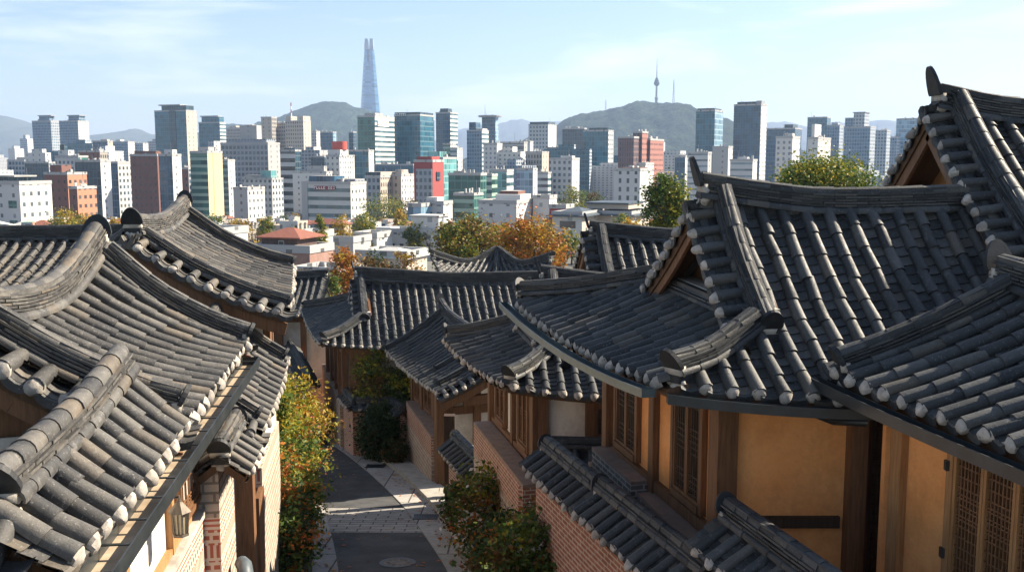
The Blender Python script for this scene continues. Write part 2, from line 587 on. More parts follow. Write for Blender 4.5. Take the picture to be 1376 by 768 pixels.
def ridge(root, ctrl, w=.22, nl=5, cap_r=.085, base_r=.065, ends=(1, 1), mat=None, name='ridge', seed=1, seg=6, crest=1.0, step=.3, lh=.036, plaster=True):
    """Stacked flat tiles between two rows of half-round tiles, a round tile on top; ends: crest tile over lime plaster."""
    rnd = random.Random(seed * 31 + 5)
    mat = mat or M['tile']
    P = Path(ctrl)
    mb = MB()
    n = max(1, round(P.L / step))
    def frames(x0, x1):
        return [(P(x), P.frame(x)) for x in (x0, x1)]
    def halfround(x0, x1, b, z, r, a0=-.1, a1=1.1, taper=.06):
        vs = []
        for (p, (T, B, N)), rr in zip(frames(x0 - .01, x1 + .012), (r * (1 - taper), r * (1 + taper))):
            for q in range(seg + 1):
                a = math.pi * (a0 + (a1 - a0) * q / seg)
                vs.append(p + B * (b + rr * math.cos(a)) + N * (z + rr * math.sin(a)))
        p, (T, B, N) = frames(x0, x1 + .012)[1]
        for q in range(seg + 1):
            a = math.pi * (a0 + (a1 - a0) * q / seg)
            vs.append(p + B * (b + r * .8 * math.cos(a)) + N * (z + r * .8 * math.sin(a)))
        g = seg + 1
        mb.add(vs, [(q, q + 1, g + q + 1, g + q) for q in range(seg)] + [(g + q, g + q + 1, 2 * g + q + 1, 2 * g + q) for q in range(seg)], 0)
    def slab(x0, x1, hw, z0, z1, jb):
        vs = []
        for p, (T, B, N) in frames(x0, x1):
            for (b, z) in ((-hw + jb, z0), (hw + jb, z0), (hw + jb, z1), (-hw + jb, z1)):
                vs.append(p + B * b + N * z)
        mb.add(vs, [(0, 1, 5, 4), (1, 2, 6, 5), (2, 3, 7, 6), (3, 0, 4, 7), (0, 3, 2, 1), (4, 5, 6, 7)], 0)
    zb = .03
    for i in range(n):
        x0, x1 = P.L * i / n, P.L * (i + 1) / n
        slab(x0, x1, w * .36, -.12, zb + .1 + nl * lh + .02, 0)
        for sd in (-1, 1):
            halfround(x0, x1, sd * w * .5, zb, base_r * rnd.uniform(.96, 1.04))
        off = P.L / n * .5
        for k in range(nl):
            o = (off if k % 2 else 0)
            a, b = max(0, x0 + o), min(P.L, x1 + o)
            if b - a < .03: continue
            z = zb + base_r * .8 + .02 + k * lh + rnd.uniform(-.003, .003)
            slab(a + .003, b - .003, w * .5 + .03 - .007 * k + rnd.uniform(-.006, .006), z, z + lh * .68, rnd.uniform(-.005, .005))
        halfround(x0, x1, rnd.uniform(-.004, .004), zb + base_r * .8 + .02 + nl * lh - .01, cap_r * rnd.uniform(.97, 1.03))
    top = zb + base_r * .8 + .02 + nl * lh
    o = mb.build(name, mat, root, smooth=True)
    o.data.set_sharp_from_angle(angle=R(38))
    for e, x in ((0, 0.0), (1, P.L)):
        if not ends[e]: continue
        p = P(x)
        T, B, N = P.frame(x)
        if e == 0: T, B = -T, -B
        Z = Vector((0, 0, 1))
        Th = Vector((T.x, T.y, 0)).normalized()
        c = MB()
        rr = w * .5 + .065
        tl = (Z + Th * .55).normalized() if crest <= 1.2 else (Z + Th * .3).normalized()
        fw = tl.cross(B).normalized()
        if fw.dot(Th) < 0: fw = -fw
        base = p + N * (top - .06) + Th * .015
        pts = []
        hgt = .20 * crest
        for q in range(11):
            a = math.pi * q / 10
            pts.append(base + B * (rr * math.cos(a) * (1 - .12 * math.sin(a))) + tl * (hgt * math.sin(a)))
        pts = [base + B * rr * .95 - tl * .05] + pts + [base - B * rr * .95 - tl * .05]
        m = len(pts)
        vs = [q + fw * .0 for q in pts] + [q + fw * .05 for q in pts]
        c.add(vs, [tuple(range(m)), tuple(range(2 * m - 1, m - 1, -1))] + [(k, (k + 1) % m, m + (k + 1) % m, m + k) for k in range(m)], 0)
        # dark tile band below the crest
        z0 = base - Z * (.05) - Th * .03
        c.box(z0 - Z * (.13), .05, rr * .72, .045, Th, B, Z, 0)
        c.build('ridge_end_tile', M['crest'], o)
        if plaster:
            l = MB()
            l.box(z0 - Z * .035, .045, rr * .78, .055, Th, B, Z, 0)
            for (db, dz, k) in ((0, -.27, .095), (rr * .45, -.23, .075), (-rr * .45, -.23, .075), (rr * .62, -.12, .05), (-rr * .62, -.12, .05)):
                l.blob(base + B * db + Z * dz - Th * .05, k * (w / .22), rnd, jit=.2, sq=(1, 1, .8))
            l.build('ridge_plaster', M['lime'], o, smooth=True)
    return o

def gutter(root, pts, out, w=.14, d=.09, mats=None, name='gutter', brackets=0):
    """U channel along pts (its inner top edge); out: outward horizontal direction"""
    mats = mats or [M['metal_dark'], M['metal_dark']]
    mb = MB()
    pf = [(0, 0), (0, -d), (w, -d), (w, .012), (w - .014, .012), (w - .014, -d + .014), (.014, -d + .014), (.014, 0)]
    Z = Vector((0, 0, 1))
    rings = []
    for p in pts: rings.append([p + out * a + Z * b for a, b in pf])
    n = len(pf)
    for i in range(len(pts) - 1):
        for k in range(n):
            a, b = rings[i], rings[i + 1]
            k2 = (k + 1) % n
            mb.add([a[k], a[k2], b[k2], b[k]], [(0, 1, 2, 3)], 1 if k == 5 else 0)
    for rg in (rings[0], rings[-1]):
        mb.add([rg[0], rg[1], rg[2], rg[3]], [(0, 1, 2, 3)], 0)
    g = mb.build(name, mats, root)
    if brackets:
        for i in range(brackets):
            x = (i + .5) / brackets * (len(pts) - 1)
            k = int(x)
            p = pts[k].lerp(pts[min(k + 1, len(pts) - 1)], x - k)
            b = MB()
            T = (pts[min(k + 1, len(pts) - 1)] - pts[k]).normalized()
            b.box(p + out * (w * .5) + Z * -.004, .016, w * .5, .005, T, out, Z)
            b.build('gutter_bracket', mats[0], g)
    return g

def eave_pts(S, k=16, dt=1.0, dz=0, u0=0, u1=1):
    return [S(u0 + (u1 - u0) * i / k, dt) + Vector((0, 0, dz)) for i in range(k + 1)]

def rafters(root, S, step=.42, t0=.25, t1=.93, r=.05, poly=None, u0=.02, u1=.98, dn=-.2):
    L = (S.E1 - S.E0).length
    n = int(L * (u1 - u0) / step)
    for i in range(n):
        u = u0 + (u1 - u0) * (i + .5) / n
        T, B, N = S.frame(u, t1)
        a = S(u, t1) + N * dn
        b = S(u, t0) + N * dn
        if poly is not None and not inside(poly, b.x, b.y):
            b = a.lerp(b, .15)
        m = MB()
        m.tube([b, a], r, 8)
        m.build('rafter', M['wood_dark'], root, smooth=False)

def window(root, p0, p1, z0, z1, out, leaves=2, cols=4, rows=7, frame=.07, mat='wood', name='window', depth=.07, pane='paper', lat='wood_dark'):
    a, b = Vector((p0[0], p0[1], 0)), Vector((p1[0], p1[1], 0))
    d = b - a
    W = d.length
    d.normalize()
    n = Vector((out[0], out[1], 0)).normalized()
    Z = Vector((0, 0, 1))
    def P(x, z, o=0): return Vector((a.x + d.x * x + n.x * o, a.y + d.y * x + n.y * o, z))
    f = MB()
    def bar(m, x0, x1, za, zb, o0, o1):
        c = P((x0 + x1) / 2, (za + zb) / 2, (o0 + o1) / 2)
        m.box(c, (x1 - x0) / 2, abs(o1 - o0) / 2, (zb - za) / 2, d, n, Z)
    bar(f, 0, frame, z0, z1, -.02, depth)
    bar(f, W - frame, W, z0, z1, -.02, depth)
    bar(f, frame, W - frame, z1 - frame, z1, -.02, depth)
    bar(f, frame, W - frame, z0, z0 + frame * 1.2, -.02, depth + .02)
    w = f.build(name, M[mat], root)
    iw = (W - 2 * frame) / leaves
    for k in range(leaves):
        x0 = frame + iw * k
        x1 = x0 + iw
        za, zb = z0 + frame * 1.2, z1 - frame
        l = MB()
        st = .04
        bar(l, x0 + .003, x0 + st, za, zb, .005, depth - .012)
        bar(l, x1 - st, x1 - .003, za, zb, .005, depth - .012)
        bar(l, x0 + st, x1 - st, za, za + st, .005, depth - .012)
        bar(l, x0 + st, x1 - st, zb - st, zb, .005, depth - .012)
        lf = l.build('sash', M[mat], w)
        g = MB()
        xa, xb = x0 + st, x1 - st
        ya, yb = za + st, zb - st
        for c in range(1, cols + 1):
            x = xa + (xb - xa) * c / (cols + 1)
            bar(g, x - .008, x + .008, ya, yb, .012, .036)
        hs = []
        for gr in (0.08, .5, .92):
            for q in range(-(rows // 3), rows // 3 + 1):
                hs.append(ya + (yb - ya) * min(.98, max(.02, gr + q * .055)))
        for y in hs:
            bar(g, xa, xb, y - .008, y + .008, .014, .034)
        g.build('lattice', M[lat], w)
        pn = MB()
        bar(pn, xa, xb, ya, yb, -.012, .008)
        pn.build('pane', M[pane], w)
    return w

def wall(root, p0, p1, z0, z1, t=.12, mat='white_wall', name='wall', side=0, uv=False):
    m = MB()
    m.seg(p0, p1, t, z0, z1, 0, side)
    return m.build(name, M[mat] if isinstance(mat, str) else mat, root, uv=uv)
def post(root, x, y, z0, z1, w=.2, mat='wood', rz=0, name='post'):
    m = MB()
    X = Vector((math.cos(rz), math.sin(rz), 0))
    m.box(Vector((x, y, (z0 + z1) / 2)), w / 2, w / 2, (z1 - z0) / 2, X, Vector((-X.y, X.x, 0)))
    return m.build(name, M[mat], root)
def beam(root, a, b, w=.14, h=.18, mat='wood', name='beam'):
    m = MB()
    m.beam(a, b, w, h)
    return m.build(name, M[mat], root)
def lerp2(a, b, t): return (a[0] + (b[0] - a[0]) * t, a[1] + (b[1] - a[1]) * t)

def verge(root, ridge_pt, foot, out, S, w=.34, mat=None, seed=3, seg=6, r=.07, drop=.05, board=1.0, capmat=None, pitch=.28, bz=-.27, bh=.22):
    """short tiles laid across the gable edge, pointing out over it, with a board under them"""
    o = Vector((out[0], out[1], 0)).normalized()
    a = S.at(*ridge_pt)
    b = S.at(*foot)
    E0, E1 = a + o * w, b + o * w
    E0.z -= drop
    E1.z -= drop
    T0, T1 = a.copy(), b.copy()
    mid = S.at((ridge_pt[0] + foot[0]) / 2, (ridge_pt[1] + foot[1]) / 2)
    sg = (a.z + b.z) / 2 - mid.z
    SV = Slope(E0, E1, T0, T1, (0, 0), (0, 0), 0)
    base = SV.__call__
    class SVc(Slope):
        def __call__(s, u, t):
            p = Slope.__call__(s, u, t)
            p.z -= sg * 4 * u * (1 - u)
            return p
    SV = SVc(E0, E1, T0, T1, (0, 0), (0, 0), 0)
    ob = tiled(root, SV, None, pitch, mat, seg, r, .4, .13, 'verge_tiles', seed, deck=True, capmat=capmat)
    if board:
        m = MB()
        K = 8
        for i in range(int(K * board)):
            p, q = SV(i / K, .8), SV((i + 1) / K, .8)
            m.beam(p + Vector((0, 0, bz)), q + Vector((0, 0, bz)), .05, bh)
        m.build('bargeboard', M['wood'], root)
    return SV

def gable_fill(root, pts, mat, out, t=.08, name='gable_wall', uv=False):
    """flat polygon (world points) with thickness"""
    o = Vector((out[0], out[1], 0)).normalized()
    n = len(pts)
    m = MB()
    vs = [p - o * t for p in pts] + list(pts)
    m.add(vs, [tuple(range(n)), tuple(range(2 * n - 1, n - 1, -1))] + [(k, (k + 1) % n, n + (k + 1) % n, n + k) for k in range(n)])
    return m.build(name, M[mat], root, uv=uv)

def hip_gable(root, FL, FR, BL, RL, RR, GF, GB, zE, zR, sF, sL, zTL, el=.16, hr=.14, mat=None, seg=6, seed=1, nl=5, conc=(.12, .06),
              rw=.22, crest=1.0, gable_mat='wood', back=True, conc_b=.3, w=.34, rafs=True, main_sag=.08, hip_nl=3, inset=.1):
    """hip-and-gable roof seen from its front-left: FL/FR/BL eave corners, RL/RR ridge ends, GF/GB feet of the gable edges (all in plan)"""
    zE += CZ
    zR += CZ
    zTL += CZ
    P3 = lambda p, z: Vector((p[0], p[1], z))
    add = lambda p, s: (p[0] + s[0], p[1] + s[1])
    SF = Slope(P3(FL, zE), P3(FR, zE), P3(add(FL, sF), zR), P3(add(FR, sF), zR), (el, 0), (hr, 0), conc[0])
    SL = Slope(P3(BL, zE), P3(FL, zE), P3(add(BL, sL), zTL), P3(add(FL, sL), zTL), (el, el), (0, 0), conc[1])
    pf = [FL, FR, (FR[0] + sF[0], FR[1] + sF[1] + .01), (RL[0], RL[1] + .02), GF]
    pl = [(BL[0], BL[1]), (FL[0], FL[1]), GF, GB]
    tiled(root, SF, pf, mats=mat, seg=seg, seed=seed)
    tiled(root, SL, pl, mats=mat, seg=seg, seed=seed + 1)
    run = BL[1] - RL[1]
    kx = (RL[0] - GB[0]) / (GB[1] - RL[1]) * run
    sBv = (kx, -run)
    BR = (BL[0] + RR[0] - RL[0] + 1.0, BL[1])
    SB = Slope(P3(BR, zE), P3(BL, zE), P3(add(BR, sBv), zR), P3(add(BL, sBv), zR), (0, el), (0, hr), conc_b)
    if back:
        tiled(root, SB, [BR, BL, GB, (RL[0], RL[1] - .02), (BR[0] + sBv[0], BR[1] + sBv[1] - .01)], mats=mat, seg=max(4, seg - 1), seed=seed + 2, deck=False)
    gd = Vector((GB[0] - GF[0], GB[1] - GF[1], 0)).normalized()
    out = Vector((-gd.y, gd.x, 0))
    # verges and descending ridges
    VF = verge(root, RL, GF, out, SF, w, mat, seed + 3, seg, board=.65, bz=-.17, bh=.16)
    VB = verge(root, RL, GB, out, SB, w, mat, seed + 4, max(4, seg - 1), board=.9, bz=-.2)
    n_in = -out * inset
    up = lambda p, d: p + Vector((0, 0, d))
    def dpts(S, a, b, d=.0):
        r = []
        for k in range(4):
            q = lerp2(a, b, k / 3)
            r.append(up(S.at(q[0] + n_in.x, q[1] + n_in.y), d))
        return r
    # main ridge, slightly sagging in the middle and rising to its ends
    rl = P3(RL, zR + hr)
    mid = P3(lerp2(RL, RR, .45), zR - main_sag)
    rr = P3(RR, zR)
    q1 = P3(lerp2(RL, RR, .2), zR + hr * .15)
    ridge(root, [rl + out * (w * .6), q1, mid, rr], rw, nl, mat=mat, ends=(1, 0), seed=seed, seg=seg, crest=1.75 * crest, name='ridge')
    f = dpts(SF, RL, GF)
    f[0] = up(f[0], .12)
    ridge(root, f, rw * .82, hip_nl, .075, .055, (0, 1), mat, 'descending_ridge', seed + 1, seg, crest)
    b = dpts(SB, RL, GB)
    b[0] = up(b[0], .12)
    ridge(root, b, rw * .82, hip_nl, .075, .055, (0, 1), mat, 'descending_ridge', seed + 2, seg, crest)
    # hip ridges
    c0 = SF(0, 1)
    g0 = SF.at(*GF)
    m0 = g0.lerp(c0, .5)
    m0.z -= .06
    g0.z = max(g0.z, SL.at(*GF).z)
    ridge(root, [g0, m0 + Vector((0, 0, .03)), g0.lerp(c0, .90) + Vector((0, 0, .05))], rw * .82, hip_nl, .075, .055, (0, 1), mat, 'hip_ridge', seed + 3, seg, crest)
    c1 = SL(0, 1)
    g1 = SL.at(*GB)
    m1 = g1.lerp(c1, .5)
    ridge(root, [g1, m1 + Vector((0, 0, -.02)), g1.lerp(c1, .92) + Vector((0, 0, .05))], rw * .82, hip_nl, .075, .055, (0, 1), mat, 'hip_ridge', seed + 4, seg, crest)
    # gable: low ridge along its foot, boarded wall
    ga, gb = SL.at(*GF, .0), SL.at(*GB, .0)
    m = MB()
    inn = -out * .12
    m.beam(ga + inn + Vector((0, 0, .08)), gb + inn + Vector((0, 0, .08)), .3, .24)
    m.build('gable_sill', M['lime'], root)
    ridge(root, [ga + out * .08, gb + out * .08], .12, 1, .05, .04, (0, 0), mat, 'gable_foot_ridge', seed + 5, seg, 1)
    off = -out * .22
    apex = P3(RL, zR - .02) + off
    lo0 = Vector((GF[0], GF[1], ga.z + .1)) + off
    lo1 = Vector((GB[0], GB[1], gb.z + .1)) + off
    gable_fill(root, [lo0, lo1, apex], gable_mat, out)
    if rafs:
        rafters(root, SF, poly=pf)
        rafters(root, SL, poly=pl)
    return SF, SL, SB, out

def wall_cap(root, a, b, z, side, w=.36, drop=.24, mat=None, seed=1, seg=6, nl=2, ends=(1, 1), both=True, crest=.8, pitch=.28):
    """little tiled roof along the top of a wall from a to b (plan), ridge height z (from eye level); side: plan normal of the seen side"""
    z += CZ
    A, B_ = Vector((a[0], a[1], z)), Vector((b[0], b[1], z))
    n = Vector((side[0], side[1], 0)).normalized()
    for s in ((1, -1) if both else (1,)):
        S = Slope(A + n * (w * s) - Vector((0, 0, drop)), B_ + n * (w * s) - Vector((0, 0, drop)), A.copy(), B_.copy(), (0, 0), (0, 0), 0)
        if s < 0: S = Slope(S.E1, S.E0, S.T1, S.T0, (0, 0), (0, 0), 0)
        tiled(root, S, None, pitch, mat, seg, .062, .42, .13, 'cap_tiles', seed + s)
    ridge(root, [A + Vector((0, 0, .0)), B_ + Vector((0, 0, .0))], .17, nl, .08, .055, ends, mat, 'cap_ridge', seed, seg, crest, .27)

# ------------------------------------------------------------------ ground and street
ground = MB()
gy = [-60, -20, 0, 20, 40, 60, 100, 150, 220, 300, 380, 450, 520, 600, 1000, 2500, 6000, 14000, 30000]
gx = [-30000, -8000, -2000, -500, -100, -30, 0, 30, 100, 500, 2000, 8000, 30000]
vs = [Vector((x, y, gz(y) - .08)) for y in gy for x in gx]
nx = len(gx)
ground.add(vs, [(j * nx + i, j * nx + i + 1, (j + 1) * nx + i + 1, (j + 1) * nx + i) for j in range(len(gy) - 1) for i in range(nx - 1)])
M['ground'] = mat_noise('city_ground', (.09, .09, .085), (.17, .165, .15), .05, .95, 0)
tag(ground.build('ground', M['ground']), kind='structure')

# street edges: Y, left kerb outer, asphalt left, asphalt right, right kerb outer
ST = [(6, -2.2, -1.7, .5, 1.1), (12, -2.9, -2.4, -.15, .4), (16, -3.4, -2.9, -.75, -.2), (18.7, -3.92, -3.40, -1.25, -.75), (20.5, -4.3, -3.8, -1.68, -1.12), (22.1, -4.7, -4.2, -2.11, -1.5), (24.4, -5.3, -4.76, -2.72, -2.0),
      (26.7, -6.0, -5.45, -3.47, -2.68), (29.3, -6.8, -6.2, -4.36, -3.5), (32.5, -8.0, -7.4, -5.55, -4.75), (36, -9.6, -9.0, -7.0, -6.3), (42, -12.1, -11.5, -9.5, -8.9), (50, -16, -15.3, -13, -12.4)]
def st_at(Y):
    for a, b in zip(ST, ST[1:]):
        if Y <= b[0]:
            t = (Y - a[0]) / (b[0] - a[0])
            return [x + (y - x) * t for x, y in zip(a, b)]
    return ST[-1]
def strip(name, mat, i0, i1, dz, Y0=6, Y1=50, step=1.0, thick=0.0, uvrun=False):
    m = MB()
    k = max(1, int((Y1 - Y0) / step))
    rows = []
    for j in range(k + 1):
        Y = Y0 + (Y1 - Y0) * j / k
        s = st_at(Y)
        f = lambda q: q(s) if callable(q) else s[q]
        rows.append((Vector((f(i0), Y, sz(Y) + dz)), Vector((f(i1), Y, sz(Y) + dz))))
    for a, b in zip(rows, rows[1:]):
        m.add([a[0], a[1], b[1], b[0]], [(0, 1, 2, 3)])
        if thick:
            dn = Vector((0, 0, -thick))
            m.add([a[0], b[0], b[0] + dn, a[0] + dn], [(0, 1, 2, 3)])
            m.add([a[1], b[1], b[1] + dn, a[1] + dn], [(0, 1, 2, 3)])
    return tag(m.build(name, mat, None, uv=True), kind='structure')
strip('street', M['asphalt'], 2, 3, 0)
strip('street_gutter', M['kerb'], lambda s: s[1], lambda s: s[2] - .004, .02, thick=.06)
strip('street_gutter', M['kerb'], lambda s: s[3] + .004, lambda s: s[4], .02, thick=.06)
strip('paving_band', M['paving'], lambda s: s[2] + .002, lambda s: s[3] - .002, .006, 21.9, 24.4, .5)
strip('pavement', M['stone'], lambda s: s[4] + .004, lambda s: s[4] + .75, .13, 10, 31, thick=.2)
strip('planting_strip', mat_noise('dark_soil', (.03, .024, .018), (.07, .055, .04), 5, .95, .4), lambda s: s[1] - 1.6, lambda s: s[1] - .006, .10, 8, 34, thick=.2)
strip('planting_strip', MATS.setdefault('s', bpy.data.materials['dark_soil']), lambda s: s[4] + .756, lambda s: s[4] + 2.2, .16, 10, 26, thick=.2)
t = thing('manhole_cover', (-2.33, 19.4, sz(19.4) + .004), 'round iron manhole cover with worn rusty centre in the asphalt', 'manhole cover')
m = MB()
M['iron'] = mat_noise('worn_iron', (.10, .085, .07), (.22, .18, .14), 9, .6, .5, 40, metal=.3)
def disc(m, c, r0, r1, n=40, tilt=-.13):
    vs = []
    for r in (r0, r1):
        for k in range(n):
            a = 2 * math.pi * k / n
            vs.append(c + Vector((r * math.cos(a), r * math.sin(a), r * math.sin(a) * tilt)))
    m.add(vs, [(k, (k + 1) % n, n + (k + 1) % n, n + k) for k in range(n)])
disc(m, Vector((-2.33, 19.4, sz(19.4) + .012)), .30, .37)
m.build('rim', M['metal_dark'], t)
m = MB()
disc(m, Vector((-2.33, 19.4, sz(19.4) + .010)), .001, .297)
for k in range(10):
    a = 2 * math.pi * k / 10
    m.box(Vector((-2.33 + .2 * math.cos(a), 19.4 + .2 * math.sin(a), sz(19.4) + .016 - .026 * math.sin(a))), .035, .012, .004)
m.build('lid', M['iron'], t)
for (px, py, Y, lab) in ((520, 695, 23.3, 'dark drain grate in the gutter beside the paving band'), (450, 627, 30.2, 'small dark drain grate in the gutter before the street bend')):
    s = st_at(Y)
    x = (s[3] + s[4]) / 2
    t = thing('drain_grate', (x, Y, sz(Y) + .02), lab, 'drain')
    m = MB()
    for k in range(9):
        m.box(Vector((x - .26 + .065 * k, Y, sz(Y) + .030)), .018, .17, .006)
    m.box(Vector((x, Y + .18, sz(Y) + .026)), .3, .02, .012)
    m.box(Vector((x, Y - .18, sz(Y) + .052)), .3, .02, .012)
    m.build('bars', M['metal_dark'], t)
    m = MB()
    m.box(Vector((x, Y, sz(Y) + .018)), .3, .18, .008)
    m.build('pit', M['metal_dark'], t)

# ================================================================== right-hand houses
def footing(root, pts, z1, mat, t=.3, name='brick_base', below=.3, side=0):
    """retaining wall / brick base that follows pts (plan) from the ground up to z1"""
    obs = []
    for a, b in zip(pts, pts[1:]):
        zb = min(gz(a[1]), gz(b[1])) - below
        obs.append(wall(root, a, b, zb, z1 + CZ, t, mat, name, side, uv=True))
    return obs

# ---- the large hip-and-gable house
H1 = thing('hanok_house', V(3.5, 13, -8), 'largest tiled hanok on the right with gable, ochre walls and pale plaster hip ridge end', 'house')
FL, FR, BL = (1.70, 10.80), (6.7, 10.72), (.03, 17.6)
SF1, SL1, SB1, out1 = hip_gable(H1, FL, FR, BL, (2.66, 13.2), (6.3, 13.2), (2.92, 11.65), (2.24, 15.3), -2.64, -.66, (-.36, 2.4), (2.1, -.12), -1.62,
    el=.17, hr=.16, seed=11, seg=7, conc=(.16, .05), conc_b=.55, main_sag=.05)
gp = [p + Vector((-.10, .02, -.05)) for p in eave_pts(SL1, 20, 1.0)]
gutter(H1, gp, Vector((-.97, -.24, 0)), .17, .09, [M['metal_teal'], M['metal_dark']])
gp = [p + Vector((0, -.07, -.07)) for p in eave_pts(SF1, 20, 1.0, u0=.0, u1=.75)]
gutter(H1, gp, Vector((0, -1, 0)), .13, .10)
Wl = lambda Y: (2.55 - .24 * (Y - 11.6), Y)
zf = CZ - 4.66
zt = CZ - 2.45
nL = (-.97, -.24)
wall(H1, Wl(11.6), Wl(15.4), gz(15) - .3, zt, .14, 'ochre', 'side_wall', -1)
# solve positions on that wall from the run of posts and windows along it
def onW(px):
    k = (px - 688) / F_
    # X = k * d, d ~ Y/.992 + small
    lo, hi = 11.6, 15.6
    for _ in range(40):
        mid = (lo + hi) / 2
        x = 2.55 - .24 * (mid - 11.6)
        if x / ((mid + .44) / .992) > k: lo = mid
        else: hi = mid
    return mid
for px, w_ in ((984, .26), (881, .17), (812, .2)):
    Y = onW(px)
    post(H1, Wl(Y)[0] - .02, Y, zf - .02, zt, w_, 'wood', R(104))
for px0, px1 in ((829, 860), (905, 947)):
    y0, y1 = onW(px0), onW(px1)
    a, b = Wl(y0), Wl(y1)
    sh = lambda p: (p[0] - .012, p[1] - .003)
    window(H1, sh(a), sh(b), zf + .22, zt - .28, nL, 2, 4, 8, .08, 'wood')
for za in (zf + .10, zt - .20):
    a, b = Wl(11.7), Wl(15.3)
    beam(H1, Vector((a[0] - .03, a[1], za)), Vector((b[0] - .03, b[1], za)), .1, .16)
# brick ledges in front of it, a step apart
def ledge(root, a, b, z, mat='red_brick', depth=.42, top=.05, side=-1, name='brick_base'):
    f = footing(root, [a, b], z - top, M[mat], depth, name, side=side)
    m = MB()
    m.seg(a, b, depth + .05, z + CZ - top, z + CZ, 0, side)
    m.build('ledge', M['ledge'], f[0])
ledge(H1, (2.30, 11.1), (1.77, 13.6), -4.66, 'grey_brick')
ledge(H1, (1.70, 13.75), (1.28, 15.5), -4.55, 'grey_brick')
# front wall
wall(H1, (2.5, 11.6), (4.15, 11.6), gz(12) - .3, zt, .14, 'ochre', 'front_wall', 1)
beam(H1, Vector((2.6, 11.58, CZ - 4.33)), Vector((3.95, 11.58, CZ - 4.33)), .08, .14, 'wood_dark')
beam(H1, Vector((2.55, 11.58, CZ - 2.62)), Vector((4.6, 11.58, CZ - 2.62)), .1, .18, 'wood_dark')
post(H1, 4.10, 11.5, gz(11), zt, .2, 'wood')
window(H1, (4.22, 11.62), (4.75, 11.62), CZ - 5.2, zt - .35, (0, -1), 1, 6, 12, .06, 'wood_dark', 'lattice_door')
wall(H1, (4.15, 11.78), (6.4, 11.78), gz(12) - .3, zt, .1, 'ochre', 'front_wall', 1)
rafters(H1, SF1, .40, .3, .97, .055, None, .34, .7, -.2)

# pale brick panel in the gable
gp_ = [SL1.at(2.86, 11.95, .24), SL1.at(2.60, 13.15, .24), Vector((2.66, 13.0, SL1.at(2.7, 13.0).z + .62))]
pn_ = gable_fill(H1, [q + Vector((.02, 0, 0)) for q in gp_], 'pale_block', (-.97, -.2), .03, 'gable_panel', True)
# ---- nearest right house
H0 = thing('hanok_house', V(5.2, 9, -8), 'nearest right house with honey timber lattice doors under a low tiled eave', 'house')
E0, E1 = V(3.55, 10.9, -2.38), V(4.65, 6.2, -2.38)
s0 = Vector((1.95, .02, .84))
S0 = Slope(E0, E1, E0 + s0, E1 + s0, (.05, 0), (.1, 0), .05)
tiled(H0, S0, None, seg=8, seed=21)
S0b = Slope(E1 + s0 * 2, E0 + s0 * 2, E1 + s0, E0 + s0, (0, 0), (0, .1), .05)
for q in (S0b.E0, S0b.E1): q.z = CZ - 2.4
tiled(H0, S0b, None, seg=5, seed=22, deck=False)
rp = [S0(0, 0) + Vector((-.05, .12, .06)), S0(.3, 0), S0(1, 0)]
ridge(H0, rp, .24, 5, ends=(1, 0), seed=22, seg=7, crest=1.5)
dp = [S0(.035, t) + Vector((0, 0, .02)) for t in (.02, .35, .7, .96)]
ridge(H0, dp, .17, 3, .08, .06, (0, 1), None, 'descending_ridge', 23, 7, .9)
gp = [p + Vector((-.04, 0, -.10)) for p in [S0(0, 1) + (S0(0, 1) - S0(.1, 1)).normalized() * .38] + eave_pts(S0, 14, 1.0)]
gutter(H0, gp, Vector((-.97, -.24, 0)), .16, .11)
q = gp[0] + Vector((-.02, -.35, -.2))
m = MB()
m.tube([q, q + Vector((.02, 0, -.22)), q + Vector((.22, .05, -.30)), q + Vector((.62, .12, -.34))], .05, 10)
m.build('downpipe', M['metal_dark'], H0, smooth=True)
W0 = lambda Y: (4.10 - .24 * (Y - 10.9), Y)
post(H0, W0(10.42)[0], 10.42, gz(10) - .2, CZ - 2.35, .19, 'wood_light', R(104))
wall(H0, W0(10.35), W0(9.65), gz(10) - .3, CZ - 2.4, .12, 'ochre', 'side_wall', 1)
wall(H0, W0(9.65), W0(6), gz(10) - .3, CZ - 2.4, .1, 'ochre', 'side_wall', 1)
beam(H0, Vector((*W0(10.5), CZ - 2.60)), Vector((*W0(6), CZ - 2.60)), .16, .14, 'wood_light')
sh = lambda p: (p[0] - .02, p[1] - .005)
window(H0, sh(W0(9.62)), sh(W0(8.2)), CZ - 4.9, CZ - 2.68, nL, 3, 6, 15, .09, 'wood_light', 'lattice_door', lat='wood')
for y in (9.58,):
    for z in (-3.0, -3.9):
        m = MB()
        p = W0(y)
        m.box(Vector((p[0] - .10, p[1], CZ + z)), .02, .03, .05)
        m.build('door_hinge', M['metal_dark'], H0)
rafters(H0, S0, .36, .45, .93, .05, None, .06, .7, -.2)
wall(H0, (4.1, 10.62), (7.2, 10.62), gz(10) - .3, CZ - 2.5, .1, 'ochre', 'end_wall', 1)

